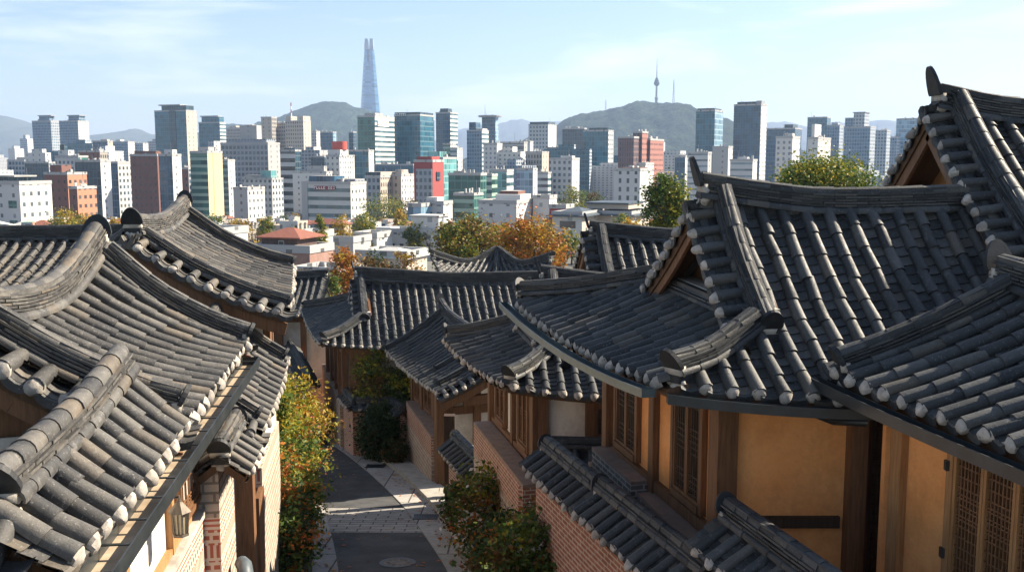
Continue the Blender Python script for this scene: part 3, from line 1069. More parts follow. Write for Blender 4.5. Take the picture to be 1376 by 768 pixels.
# ---- high gable roof at the top right
H2 = thing('hanok_house', V(8, 14.5, -8), 'highest hanok at the right edge, big dark gable with bare timber boarding', 'house')
zr, ze = CZ + .50, CZ - 1.75
SF2 = Slope(Vector((6.3, 10.9, ze)), Vector((10.5, 10.9, ze)), Vector((6.3, 14.5, zr)), Vector((10.5, 14.5, zr)), (0, 0), (.2, 0), .12)
SB2 = Slope(Vector((10.5, 18.1, ze)), Vector((6.3, 18.1, ze)), Vector((10.5, 14.5, zr)), Vector((6.3, 14.5, zr)), (0, 0), (0, .2), .12)
tiled(H2, SF2, seg=7, seed=31)
tiled(H2, SB2, seg=5, seed=32)
verge(H2, (6.3, 14.5), (6.3, 10.95), (-1, 0), SF2, .36, None, 33, 7)
verge(H2, (6.3, 14.5), (6.3, 18.05), (-1, 0), SB2, .36, None, 34, 6)
ridge(H2, [Vector((6.05, 14.5, zr + .22)), Vector((7.0, 14.5, zr + .03)), Vector((8.4, 14.5, zr - .06)), Vector((10.5, 14.5, zr))], .26, 6, ends=(1, 0), seed=31, seg=7, crest=1.9)
ridge(H2, [SF2(.02, t) + Vector((0, 0, .1 if t == 0 else .02)) for t in (0, .3, .65, .98)], .2, 3, .085, .06, (0, 1), None, 'descending_ridge', 32, 7)
ridge(H2, [SB2(.98, t) + Vector((0, 0, .1 if t == 0 else .02)) for t in (0, .3, .65, .98)], .2, 3, .085, .06, (0, 1), None, 'descending_ridge', 33, 6)
gable_fill(H2, [Vector((6.55, 11.0, ze + .12)), Vector((6.55, 18.0, ze + .12)), Vector((6.55, 14.5, zr - .02))], 'wood_light', (-1, 0))
gable_fill(H2, [Vector((6.42, 13.2, ze + .3)), Vector((6.42, 14.2, ze + .3)), Vector((6.42, 13.6, -.62 + CZ)), Vector((6.42, 13.2, -.62 + CZ))], 'white_wall', (-1, 0), .03, 'gable_panel')
for k, z in ((.0, .05), (1, -.55)):
    for y in (13.3 - k * .6, 15.7 + k * .6):
        beam(H2, Vector((5.98, y, CZ + z - .52)), Vector((6.5, y, CZ + z - .52)), .14, .14, 'wood_dark', 'purlin')
wall(H2, (6.7, 11.8), (6.7, 17.2), gz(14) - .3, ze + .1, .14, 'white_wall', 'side_wall')
wall(H2, (6.7, 11.8), (10.5, 11.8), gz(14) - .3, ze + .2, .14, 'white_wall', 'front_wall')

# ---- two roofs showing behind the large house
def gable_house(label, xl, xr, y, zr, run, drop, skew=.2, seed=1, hr=.14, seg=5, nl=5, w=.34, back=True, walls=True, pitch=.3, lw=.22, mat=None, crest=1.6, wall_mat='white_wall', group=None):
    h = thing('hanok_house', V((xl + xr) / 2, y, gz(y) - CZ), label, 'house', group)
    zr += CZ
    a = Slope(Vector((xl + skew, y - run, zr - drop)), Vector((xr + skew, y - run, zr - drop)), Vector((xl, y, zr)), Vector((xr, y, zr)), (.08, 0), (hr, 0), .12)
    b = Slope(Vector((xr - skew, y + run, zr - drop)), Vector((xl - skew, y + run, zr - drop)), Vector((xr, y, zr)), Vector((xl, y, zr)), (0, .08), (0, hr), .12)
    tiled(h, a, seg=seg, seed=seed, mats=mat, pitch=pitch)
    if back: tiled(h, b, seg=4, seed=seed + 1, mats=mat, pitch=pitch, deck=False)
    o = (-1, -.05)
    verge(h, (xl, y), (xl + skew, y - run), o, a, w, mat, seed + 2, seg)
    if back: verge(h, (xl, y), (xl - skew, y + run), o, b, w, mat, seed + 3, 4)
    ridge(h, [Vector((xl - w * .6, y, zr + hr)), Vector((xl + .2 * (xr - xl), y, zr + .02)), Vector(((xl + xr) / 2, y, zr - .07)), Vector((xr, y, zr))], lw, nl, mat=mat, ends=(1, 0), seed=seed, seg=seg, crest=crest)
    ridge(h, [a(.02, t) + Vector((0, 0, .1 if t == 0 else .02)) for t in (0, .3, .65, .97)], .18, 3, .075, .055, (0, 1), mat, 'descending_ridge', seed + 1, seg)
    gable_fill(h, [Vector((xl + .2 + skew, y - run + .15, zr - drop + .1)), Vector((xl + .2 - skew, y + run - .15, zr - drop + .1)), Vector((xl + .2, y, zr - .05))], 'wood', o)
    if walls:
        wall(h, (xl + .6, y - run + .7), (xl + .6, y + run - .7), gz(y) - .4, zr - drop + .12, .14, wall_mat, 'side_wall')
        wall(h, (xl + .6, y - run + .7), (xr, y - run + .7), gz(y) - .4, zr - drop + .2, .14, wall_mat, 'front_wall')
    return h, a, b
gable_house('tiled hanok roof with upswept ridge end, farther of the two behind the large right house', 2.05, 6.4, 24, -1.92, 2.6, 1.75, .25, 41)
gable_house('low tiled roof with bright ridge lines just behind the large right house', .78, 4.2, 21, -2.68, 2.3, 1.5, .2, 45, nl=5)

# ---- hip-and-gable house right of the gate, above the tall brick base
H7 = thing('hanok_house', V(1.5, 20, -8.3), 'mid-street hanok with white panels and timber shutters over a tall pink block base', 'house')
FL7, FR7, BL7 = (-.11, 18.0), (3.4, 17.3), (-1.57, 22.7)
SF7, SL7, SB7, o7 = hip_gable(H7, FL7, FR7, BL7, (.62, 20.6), (3.6, 20.4), (.72, 19.1), (.1, 22.2), -4.26, -3.02, (-.1, 2.6), (1.9, -.1), -3.5, el=.14, hr=.1, seed=51, seg=6, conc=(.12, .05), nl=4, inset=.08, w=.25, conc_b=.1)
W7 = lambda Y: (.50 - .25 * (Y - 18.75), Y)
zf7, zt7 = CZ - 6.0, CZ - 4.05
wall(H7, W7(18.75), W7(22.5), gz(22) - .3, zt7, .14, 'white_wall', 'side_wall', -1)
n7 = (-.97, -.24)
sh7 = lambda Y: (W7(Y)[0] - .012, Y)
for y, w_ in ((18.75, .24), (20.45, .16), (22.45, .2)): post(H7, W7(y)[0] - .02, y, zf7 - .1, zt7, w_, 'wood', R(104))
for y0, y1 in ((20.05, 19.25), (22.0, 21.1)):
    window(H7, sh7(y0), sh7(y1), zf7 + .2, zt7 - .3, n7, 2, 2, 5, .08, 'wood', pane='wood_pane', lat='wood')
for za in (zf7 + .09, zt7 - .22): beam(H7, Vector((W7(18.8)[0] - .03, 18.8, za)), Vector((W7(22.4)[0] - .03, 22.4, za)), .1, .16)
f = footing(H7, [(.20, 17.75), (-.88, 22.2)], -6.62, M['pink_block'], .32, 'block_base', side=-1)
fb = wall(f[0], (.20, 17.75), (-.88, 22.2), CZ - 6.62, CZ - 6.0, .325, M['red_brick'], 'brick_band', -1, uv=True)
m = MB(); m.seg((.20, 17.74), (-.88, 22.21), .40, CZ - 6.0, CZ - 5.93, 0, -1); m.build('ledge', M['ledge'], f[0])
wall(H7, (.16, 17.82), (.55, 18.7), gz(18) - .3, CZ - 6.0, .1, 'red_brick', 'base_end', uv=True)
wall(H7, (.5, 18.75), (3.4, 18.4), gz(18) - .3, zt7, .14, 'white_wall', 'front_wall', 1)
for t_ in (.0, .31, .55): 
    p = lerp2((.5, 18.73), (3.4, 18.38), t_)
    post(H7, p[0] + .1, p[1] - .02, CZ - 6.3, zt7, .2, 'wood')
a, b = lerp2((.5, 18.71), (3.4, 18.36), .36), lerp2((.5, 18.71), (3.4, 18.36), .52)
window(H7, a, b, CZ - 5.3, CZ - 4.6, (0, -1), 1, 4, 6, .06, 'wood')
for za in (-4.3, -5.5): beam(H7, Vector((.6, 18.70, CZ + za)), Vector((3.4, 18.36, CZ + za)), .12, .2)
# little tiled canopy and yard wall before that front wall
t = thing('yard_wall', V(1.2, 17.6, -8), 'short tile-capped yard wall crossing in front of the white panelled wall', 'wall')
wall_cap(t, (.72, 17.45), (2.1, 17.3), -5.12, (0, -1), .3, .2, seed=61, nl=1)
wall(t, (.72, 17.45), (2.1, 17.3), gz(17) - .3, CZ - 5.2, .22, 'wood_dark', 'wall_body', uv=True)

# ---- house below with steep tile slope toward the bend
H6 = thing('hanok_house', V(-1.5, 30, -9.6), 'hanok with dark left-facing tile slope between shuttered brick base and garden', 'house')
e0, e1 = V(-4.25, 33, -6.5), V(-2.0, 26.8, -6.5)
r0, r1 = V(-2.35, 33.7, -5.42), V(-.1, 27.5, -5.42)
S6 = Slope(e0, e1, r0, r1, (.15, .12), (.3, .05), .08)
tiled(H6, S6, seg=5, seed=71)
S6b = Slope(e1 + (r1 - e1) * 2, e0 + (r0 - e0) * 2, r1, r0, (0, 0), (.05, .3), .08)
S6b.E0.z = S6b.E1.z = CZ - 6.5
tiled(H6, S6b, seg=4, seed=72, deck=False)
ridge(H6, [r0 + Vector((-.12, .3, .42)), r0.lerp(r1, .12) + Vector((0, 0, .14)), r0.lerp(r1, .5), r1], .22, 4, ends=(1, 1), seed=71, seg=5, crest=1.5)
ridge(H6, [S6(.02, t) for t in (.02, .35, .7, .97)], .18, 2, .075, .055, (0, 1), None, 'descending_ridge', 72, 5)
ridge(H6, [S6(.90, t) for t in (.02, .35, .7, .88)], .18, 2, .075, .055, (0, 1), None, 'descending_ridge', 73, 5)
ridge(H6, [S6(.66, t) for t in (.1, .4, .70)], .15, 1, .07, .05, (0, 1), None, 'descending_ridge', 74, 5)
gdir = Vector((.34, -.94))
verge(H6, (r1.x, r1.y), (e1.x, e1.y), (gdir.x, gdir.y), S6, .3, None, 75, 5)
gable_fill(H6, [e1 + Vector((.25, .1, .1)), r1 + (r1 - e1) * .9 + Vector((0, 0, -.9)), r1 + Vector((-.05, .12, -.12))], 'wood', (gdir.x, gdir.y))
pa, pb = e1 + Vector((.75, .3, -.05)), r1 + Vector((1.2, .5, -1.0))
beam(H6, pa + Vector((-.1, -.05, -.1)), pb + Vector((0, -.05, -.1)), .16, .26, 'wood')
W6 = lambda t: lerp2((-1.75, 27.55), (-3.15, 31.6), t)
zf6, zt6 = CZ - 7.75, CZ - 6.4
wall(H6, W6(0), W6(1), gz(32) - .3, zt6, .14, 'white_wall', 'side_wall', -1)
n6 = (-.945, -.325)
for t_ in (0, .36, .7, 1): post(H6, W6(t_)[0] - .02, W6(t_)[1], zf6, zt6, .2, 'wood', R(109))
for ta, tb in ((.32, .06), (.66, .42), (.96, .76)):
    a, b = W6(ta), W6(tb)
    window(H6, (a[0] - .012, a[1]), (b[0] - .012, b[1]), zf6 + .12, zt6 - .2, n6, 2, 2, 4, .08, 'wood', pane='wood_pane', lat='wood')
f = footing(H6, [(-2.28, 27.3), (-3.42, 31.4)], -8.35, M['pink_block'], .4, 'block_base', side=-1)
wall(f[0], (-2.28, 27.3), (-3.42, 31.4), CZ - 8.35, CZ - 7.78, .405, M['red_brick'], 'brick_band', -1, uv=True)
m = MB(); m.seg((-2.28, 27.29), (-3.42, 31.41), .5, CZ - 7.78, CZ - 7.70, 0, -1); m.build('ledge', M['ledge'], f[0])
post(H6, -2.0, 27.1, gz(27), CZ - 6.4, .3, 'wood', R(109))
wall(H6, (-1.75, 27.5), (.4, 28.2), gz(28) - .3, CZ - 6.75, .14, 'white_wall', 'end_wall')
beam(H6, Vector((-1.9, 27.35, CZ - 7.0)), Vector((.4, 28.1, CZ - 7.0)), .14, .22, 'wood')
post(H6, -1.0, 27.6, gz(27), CZ - 6.2, .2, 'wood', R(109))
post(H6, -.2, 27.9, gz(27), CZ - 6.2, .2, 'wood', R(109))
m = MB()
m.box(V(-3.55, 31.0, -7.1), .03, .03, 1.9)
# ---- gate between: posts and a small capped wall
t = thing('gate_post', V(-1.62, 25.2, -9), 'dark timber gate post beside the small tile-capped wall', 'post')
m = MB(); m.seg((-1.76, 25.2), (-1.48, 25.2), .26, gz(25.2) - .1, CZ - 6.55); m.build('shaft', M['wood_dark'], t)
m = MB(); m.box(V(-1.62, 25.2, -8.55), .17, .16, .05); m.build('band', M['wood_dark'], t)
t = thing('yard_wall', V(-1.2, 23.8, -8.8), 'small brick wall with drooping tile cap between the gate post and the tall base', 'wall')
wall_cap(t, (-1.45, 24.8), (-.72, 22.6), -7.05, (-.95, -.3), .42, .3, seed=81, nl=1, seg=5)
wall(t, (-1.5, 24.8), (-.77, 22.6), gz(24.8) - .2, CZ - 7.2, .26, 'red_brick', 'wall_body', uv=True)

# ---- large roof across the end of the street
H5 = thing('hanok_house', V(-2, 36, -10.5), 'wide hanok facing the camera at the street bend with long straight ridge', 'house')
FL5, FR5, BL5 = (-6.44, 33.0), (2.6, 33.0), (-8.75, 41)
SF5, SL5, SB5, o5 = hip_gable(H5, FL5, FR5, BL5, (-5.55, 36.0), (2.6, 36.2), (-5.2, 34.35), (-6.0, 38.3), -6.32, -4.46, (-.6, 3.0), (2.4, -.1), -5.05, el=.2, hr=.16, seed=91, seg=5, conc=(.16, .06), nl=9, w=.3, rw=.28, conc_b=.35, hip_nl=3, inset=.05)
W5 = lambda Y: (-5.75 - .29 * (Y - 33.8), Y)
zf5 = CZ - 8.3
wall(H5, W5(33.8), W5(40.6), gz(41) - .3, CZ - 6.2, .14, 'white_wall', 'side_wall', -1)
for y in (33.8, 35.0, 36.2, 37.6, 39.2): post(H5, W5(y)[0] - .03, y, gz(y), CZ - 6.2, .22, 'wood', R(106))
for y0, y1 in ((34.9, 33.95), (36.1, 35.15), (37.4, 36.4)):
    a, b = W5(y0), W5(y1)
    window(H5, (a[0] - .012, a[1]), (b[0] - .012, b[1]), zf5 + .2, CZ - 6.6, (-.96, -.28), 2, 2, 4, .08, 'wood', pane='wood_pane', lat='wood')
footing(H5, [(-6.0, 33.9), (-7.9, 40.6)], -8.4, M['pink_block'], .3, 'block_base', side=-1)
wall(H5, (-5.75, 33.8), (2.6, 33.8), gz(34) - .3, CZ - 6.2, .14, 'white_wall', 'front_wall', 1)
for x in (-4.8, -3.6): post(H5, x, 33.72, gz(33), CZ - 6.2, .2, 'wood')
beam(H5, V(-5.7, 33.7, -6.5), V(2.5, 33.7, -6.5), .12, .22, 'wood')
m = MB()
wall(H5, (-5.6, 33.70), (-4.9, 33.70), CZ - 8.2, CZ - 6.6, .06, 'wood', 'shutter')
# courtyard wall in three runs
t = thing('courtyard_wall', V(-4.6, 32.3, -9.8), 'stepped brick courtyard wall with tile cap behind the dark rounded shrub', 'wall')
for k, (a, b, sd) in enumerate((((-5.2, 32.3), (-5.75, 33.7), (-1, -.35)), ((-5.15, 32.25), (-4.12, 32.4), (.1, -1)), ((-4.05, 32.4), (-3.5, 31.3), (-.9, -.4)))):
    wall(t, a, b, gz(33) - .3, CZ - 8.15, .2, 'red_brick', 'wall_run', uv=True)
    wall_cap(t, a, b, -7.98, sd, .26, .17, seed=95 + k, nl=1, seg=4, ends=(0, 0))
t = thing('property_wall', V(-8.2, 37, -10.6), 'tile-capped brick wall along the left side of the wide hanok at the bend', 'wall')
wall_cap(t, (-7.2, 34.6), (-9.4, 41.5), -7.7, (-.95, -.3), .34, .24, seed=99, nl=1, seg=4, ends=(1, 0))
wall(t, (-7.2, 34.6), (-9.4, 41.5), gz(41) - .3, CZ - 7.9, .24, 'red_brick', 'wall_body', uv=True)
H13 = thing('hanok_house', V(-11, 43, -11), 'shaded house front with timber posts glimpsed in the gap at the far street bend', 'house')
S15 = Slope(V(-14, 40.8, -6.5), V(-8.2, 41.2, -6.5), V(-14, 43.6, -5.2), V(-8.2, 43.8, -5.2), (.1, .1), (.1, .1), .1)
tiled(H13, S15, seg=4, seed=131)
ridge(H13, [V(-14, 43.6, -5.1), V(-11, 43.7, -5.2), V(-8.2, 43.8, -5.1)], .22, 4, ends=(0, 1), seed=131, seg=4)
wall(H13, (-14, 42), (-7.6, 42.3), gz(42) - .3, CZ - 6.4, .14, 'white_wall', 'front_wall')
for x in (-12.4, -11.0, -9.9, -8.9, -7.8): post(H13, x, 41.9, gz(42), CZ - 6.4, .22, 'wood')
beam(H13, V(-14, 41.85, -6.75), V(-7.7, 42.15, -6.75), .14, .24)
window(H13, (-10.9, 41.9), (-10.0, 41.95), CZ - 8.8, CZ - 7.0, (0, -1), 2, 2, 4, .08, 'wood', pane='wood_pane', lat='wood')
wall(H13, (-14, 41.6), (-7.6, 41.9), gz(42) - .3, CZ - 9.3, .3, 'red_brick', 'brick_base', uv=True)
# far roof beyond
H8 = thing('hanok_house', V(0, 50, -11), 'blue-grey tiled roof with sharply upswept peak beyond the long ridge', 'house')
ap = PY(668, 338, 50)
bl, br = PY(580, 352, 48), PY(742, 355, 47)
fr = V(-.9, 44.5, -8.2)
for k, (a, b, c) in enumerate(((bl, fr, ap), (fr, br, ap))):
    S8 = Slope(a, b, ap - (b - a) * .5, ap + (b - a) * .5, (.3, .3), (0, 0), .35)
    tiled(H8, S8, [(a.x, a.y), (b.x, b.y), (ap.x, ap.y)], seg=4, seed=101 + k, pitch=.32, tlen=.5, ex=.3)
    ridge(H8, [ap + Vector((0, 0, .02)), ap.lerp(a if k == 0 else b, .45) + Vector((0, 0, -.42)), (a if k == 0 else b) + Vector((0, 0, .3))], .24, 4, ends=(0, 1), seed=101 + k, seg=4)
ridge(H8, [ap, ap.lerp(fr, .5) + Vector((0, 0, -.3)), fr + Vector((0, 0, .3))], .22, 2, ends=(0, 0), seed=104, seg=4)
wall(H8, (bl.x + 1, bl.y), (br.x - 1, br.y), gz(48) - .3, min(bl.z, br.z) - .7, .2, 'white_wall', 'wall_body')

# ---- property walls with tile caps along the right side of the street
t = thing('property_wall', V(1.1, 14, -8), 'brick street wall with long double tile cap below the ochre house', 'wall')
n_ = (-.96, -.27)
wall_cap(t, (.57, 15.6), (1.28, 13.35), -4.60, n_, .40, .27, seed=111, seg=7, nl=1, pitch=.26)
wall_cap(t, (1.24, 13.25), (2.16, 10.4), -4.50, n_, .40, .27, seed=113, seg=7, nl=1, pitch=.26)
wall(t, (.55, 15.6), (2.14, 10.4), gz(18) - .3, CZ - 4.78, .34, 'red_brick', 'wall_body', uv=True)
t = thing('property_wall', V(2.8, 9.5, -8), 'nearest tile-capped wall in the bottom right corner with white plastered end', 'wall')
wall_cap(t, (2.42, 10.7), (3.25, 7.6), -3.98, (-.965, -.26), .42, .28, seed=117, seg=8, nl=3, crest=.9)
wall(t, (2.44, 10.65), (3.25, 7.6), gz(10) - .3, CZ - 4.15, .3, 'red_brick', 'wall_body', uv=True)
t = thing('property_wall', V(.4, 18.3, -8), 'stub of tile-capped wall beside the corner of the pink base', 'wall')
wall_cap(t, (.25, 19.3), (.62, 18.2), -6.55, (-.96, -.27), .34, .24, seed=119, seg=5, nl=1)
wall(t, (.28, 19.2), (.62, 18.2), gz(18) - .2, CZ - 6.7, .2, 'red_brick', 'wall_body', uv=True)

# ================================================================== left-hand houses
TW = M['tile_worn_sunlit']
H9 = thing('hanok_house', V(-4.5, 10, -8), 'nearest left hanok with sunlit weathered tiles, wide gutter and white wall', 'house')
ex = lambda Y: -2.85 - .118 * (Y - 6.2)
E0, E1 = V(ex(9.75), 9.75, -2.62), V(ex(13.75), 13.75, -2.62)
s9 = Vector((-1.87, -.47, .90))
S9 = Slope(E0, E1, E0 + s9, E1 + s9, (.0, .06), (.16, .44), .13)
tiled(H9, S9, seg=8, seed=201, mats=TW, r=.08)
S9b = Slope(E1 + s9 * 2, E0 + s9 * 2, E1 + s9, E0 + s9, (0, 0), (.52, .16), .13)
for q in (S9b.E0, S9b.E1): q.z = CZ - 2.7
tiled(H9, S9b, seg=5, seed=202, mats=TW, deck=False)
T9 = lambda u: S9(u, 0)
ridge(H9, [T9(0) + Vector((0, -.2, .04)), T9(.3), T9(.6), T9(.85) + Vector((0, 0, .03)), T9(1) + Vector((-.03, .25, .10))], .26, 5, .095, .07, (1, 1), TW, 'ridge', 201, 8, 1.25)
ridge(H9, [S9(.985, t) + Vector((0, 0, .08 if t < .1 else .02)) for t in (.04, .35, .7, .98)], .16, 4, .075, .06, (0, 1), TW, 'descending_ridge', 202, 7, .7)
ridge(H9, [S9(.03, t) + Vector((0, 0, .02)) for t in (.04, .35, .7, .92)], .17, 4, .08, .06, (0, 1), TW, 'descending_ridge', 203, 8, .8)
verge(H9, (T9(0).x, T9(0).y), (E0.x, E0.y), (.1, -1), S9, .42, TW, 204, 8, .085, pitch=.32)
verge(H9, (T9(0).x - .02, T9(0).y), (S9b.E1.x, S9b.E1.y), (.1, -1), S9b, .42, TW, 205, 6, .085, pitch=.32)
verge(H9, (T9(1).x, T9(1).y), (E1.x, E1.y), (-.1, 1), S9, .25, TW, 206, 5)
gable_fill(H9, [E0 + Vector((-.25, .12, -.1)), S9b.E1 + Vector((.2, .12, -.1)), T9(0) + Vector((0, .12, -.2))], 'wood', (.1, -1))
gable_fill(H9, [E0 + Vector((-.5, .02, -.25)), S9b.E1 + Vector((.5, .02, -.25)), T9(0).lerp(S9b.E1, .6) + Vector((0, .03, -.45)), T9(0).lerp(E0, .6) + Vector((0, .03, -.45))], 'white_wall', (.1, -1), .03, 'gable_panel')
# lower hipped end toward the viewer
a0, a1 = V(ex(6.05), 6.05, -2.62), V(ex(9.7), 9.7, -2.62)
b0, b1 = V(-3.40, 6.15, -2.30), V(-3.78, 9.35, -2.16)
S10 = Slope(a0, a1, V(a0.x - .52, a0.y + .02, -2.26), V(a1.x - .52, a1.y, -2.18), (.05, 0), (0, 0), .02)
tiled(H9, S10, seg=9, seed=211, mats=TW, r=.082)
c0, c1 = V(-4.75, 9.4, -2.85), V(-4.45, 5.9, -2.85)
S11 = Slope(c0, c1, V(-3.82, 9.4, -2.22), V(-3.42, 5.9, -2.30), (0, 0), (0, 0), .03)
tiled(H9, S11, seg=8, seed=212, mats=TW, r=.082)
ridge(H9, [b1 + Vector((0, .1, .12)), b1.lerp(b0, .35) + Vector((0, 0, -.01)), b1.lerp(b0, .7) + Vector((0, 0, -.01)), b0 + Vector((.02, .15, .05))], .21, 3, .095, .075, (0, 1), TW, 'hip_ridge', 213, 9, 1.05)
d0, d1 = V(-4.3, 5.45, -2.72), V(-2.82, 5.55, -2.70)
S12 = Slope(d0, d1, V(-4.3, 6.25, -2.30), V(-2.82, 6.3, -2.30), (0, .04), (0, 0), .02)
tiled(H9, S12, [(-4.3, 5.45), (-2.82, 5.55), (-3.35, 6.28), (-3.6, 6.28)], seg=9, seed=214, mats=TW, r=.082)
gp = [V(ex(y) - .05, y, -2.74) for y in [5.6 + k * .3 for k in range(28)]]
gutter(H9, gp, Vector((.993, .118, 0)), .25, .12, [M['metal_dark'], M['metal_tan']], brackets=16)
# wall below: plaster, ledge, patterned brick
W9 = lambda Y, o=0: (-3.80 - .118 * (Y - 9.8) + o, Y)
t = NT('patterned_brick')
uvn = t.coord('UV')
sep = t.node("ShaderNodeSeparateXYZ"); t.link(uvn, sep.inputs[0])
def brk(c1, c2, mo, w, h, ms, off=.5):
    b = t.node("ShaderNodeTexBrick", offset=off)
    b.inputs['Scale'].default_value = 1
    for k, v in (('Color1', c1), ('Color2', c2), ('Mortar', mo)): b.inputs[k].default_value = (*v, 1)
    b.inputs['Mortar Size'].default_value = ms; b.inputs['Brick Width'].default_value = w; b.inputs['Row Height'].default_value = h
    t.link(uvn, b.inputs['Vector'])
    return b.outputs['Color']
band = brk((.36, .12, .08), (.30, .10, .07), (.54, .46, .38), .12, .10, .022, .5)
band2 = brk((.36, .12, .08), (.30, .10, .07), (.54, .46, .38), .08, .21, .02, .5)
block = brk((.46, .385, .315), (.38, .31, .25), (.20, .17, .14), .28, .13, .018)
line = brk((.40, .14, .09), (.36, .12, .08), (.56, .48, .40), 3.0, .07, .02, 0)
vv = sep.outputs['Y']
zb0 = CZ - 4.58
def between(a, b): return t.math('MULTIPLY', t.math('GREATER_THAN', vv, a), t.math('LESS_THAN', vv, b))
c = block
c = t.mix(between(zb0 - .95, zb0), c, line)
c = t.mix(between(zb0 - .78, zb0 - .17), c, band)
c = t.mix(between(zb0 - .58, zb0 - .37), c, band2)
c = t.mix(.45, c, t.mix(t.noise(6, 5, .65), (.5, .5, .5), (1.4, 1.38, 1.33)), 'MULTIPLY')
M['pattern'] = t.done(c, .85, .2)
wall(H9, W9(6), W9(13.15), CZ - 4.5, CZ - 2.78, .12, 'white_wall', 'side_wall', 1)
m = MB(); m.seg(W9(6, .02), W9(13.15, .02), .26, CZ - 4.55, CZ - 4.45, 0, 0); m.build('ledge', M['lime'], H9)
def lwall(root, a, b, z0, z1, t_=.3, mat=None, name='brick_base'):
    m = MB(); m.seg(a, b, t_, z0, z1, 0, 1)
    o = m.build(name, mat, None, uv=True)
    o.parent = root
    o.location = -root.location
    return o
lwall(H9, W9(6, .12), W9(13.1, .12), gz(13) - .3, CZ - 4.55, .3, M['pattern'])
for y in (9.0, 10.9, 13.0): post(H9, W9(y, .02)[0], y, CZ - 4.45, CZ - 2.8, .12, 'wood_light', R(97))
beam(H9, Vector((*W9(6, .02), CZ - 4.41)), Vector((*W9(13.1, .02), CZ - 4.41)), .1, .07, 'wood_light')
beam(H9, Vector((*W9(6, .02), CZ - 2.95)), Vector((*W9(13.1, .02), CZ - 2.95)), .1, .14, 'wood_light')
window(H9, W9(11.25, .03), W9(12.35, .03), CZ - 4.3, CZ - 3.35, (.993, .118), 1, 4, 5, .05, 'wood', pane='white_wall', lat='wood')
rafters(H9, S9, .4, .5, .95, .05, dn=-.2)
# wall lantern
t = thing('wall_lantern', V(-3.62, 10.2, -3.6), 'small square iron lantern hanging from a bracket on the white wall', 'lantern')
lx, ly, lz = -3.55, 10.25, CZ - 3.66
m = MB()
m.box(Vector((-3.84, ly, lz + .02)), .015, .035, .12)
m.tube([Vector((-3.84, ly, lz + .05)), Vector((-3.72, ly, lz + .09)), Vector((lx, ly, lz + .10)), Vector((lx, ly, lz + .05))], .012, 6)
m.build('bracket', M['metal_dark'], t)
m = MB()
def frust(m, c, r0, r1, z0, z1, n=6):
    vs = [c + Vector((r * math.cos(2 * math.pi * k / n), r * math.sin(2 * math.pi * k / n), z)) for r, z in ((r0, z0), (r1, z1)) for k in range(n)]
    m.add(vs, [(k, (k + 1) % n, n + (k + 1) % n, n + k) for k in range(n)] + [tuple(range(n)), tuple(range(2 * n - 1, n - 1, -1))])
c = Vector((lx, ly, lz))
frust(m, c, .125, .03, -.06, .05)
frust(m, c, .02, .012, .05, .12)
m.build('lantern_roof', M['iron'], t)
m = MB()
for k in range(6):
    a = 2 * math.pi * k / 6
    a2 = 2 * math.pi * (k + 1) / 6
    p0, p1 = c + Vector((.095 * math.cos(a), .095 * math.sin(a), -.06)), c + Vector((.078 * math.cos(a), .078 * math.sin(a), -.30))
    m.tube([p0, p1], .009, 5)
    q0, q1 = c + Vector((.095 * math.cos((a + a2) / 2) * .87, .095 * math.sin((a + a2) / 2) * .87, -.06)), c + Vector((.078 * math.cos((a + a2) / 2) * .87, .078 * math.sin((a + a2) / 2) * .87, -.30))
    m.tube([q0, q1], .005, 4)
frust(m, c, .09, .09, -.325, -.30)
m.build('cage', M['iron'], t)
m = MB(); frust(m, c, .066, .078, -.298, -.062)
m.build('glass', mat_noise('amber_lantern_glass', (.32, .27, .18), (.42, .36, .25), 4, .2, 0, spec=.6), t)
# capped wall fragment and pipe
t = thing('property_wall', V(-3.8, 12.6, -8), 'short sunlit tile-capped wall fragment projecting beside the left gate post', 'wall')
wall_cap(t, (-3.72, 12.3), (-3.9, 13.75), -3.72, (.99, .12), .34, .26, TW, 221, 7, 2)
lwall(t, (-3.78, 12.4), (-3.96, 13.7), gz(13) - .3, CZ - 3.95, .26, M['pattern'], 'wall_body')
t = thing('vent_pipe', V(-3.62, 12.9, -8), 'blue-grey rounded pipe standing at the foot of the patterned left wall', 'pipe')
m = MB()
m.tube([V(-3.6, 12.9, -8), V(-3.6, 12.9, -5.75), V(-3.61, 12.93, -5.58), V(-3.66, 13.05, -5.5), V(-3.74, 13.2, -5.53)], .10, 12)
m.build('pipe', mat_noise('blue_grey_pipe', (.06, .08, .095), (.10, .12, .135), 5, .5, 0), t, smooth=True)
m = MB()
m.tube([V(-3.6, 12.9, -5.92), V(-3.6, 12.9, -5.84)], .13, 12)
m.build('collar', M['metal_dark'], t)

# ---- gate roof
H10 = thing('gatehouse', V(-4.2, 15.5, -8), 'small tiled gatehouse with thick brown posts beside the left wall', 'gatehouse')
e0, e1 = V(-3.60, 13.9, -3.90), V(-4.12, 17.9, -3.74)
s_ = Vector((-1.15, -.12, .88))
S13 = Slope(e0, e1, e0 + s_, e1 + s_, (.06, .10), (.1, .1), .05)
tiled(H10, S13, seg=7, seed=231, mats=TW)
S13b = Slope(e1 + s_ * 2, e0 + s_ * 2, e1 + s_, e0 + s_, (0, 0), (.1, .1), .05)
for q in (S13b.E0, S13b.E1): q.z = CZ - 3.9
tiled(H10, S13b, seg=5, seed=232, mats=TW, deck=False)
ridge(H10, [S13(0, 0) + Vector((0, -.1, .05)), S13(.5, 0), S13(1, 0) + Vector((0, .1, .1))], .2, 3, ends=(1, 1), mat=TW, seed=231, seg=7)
ridge(H10, [S13(.06, t) for t in (.05, .5, .86)], .15, 2, .075, .055, (0, 1), TW, 'descending_ridge', 232, 7, .75)
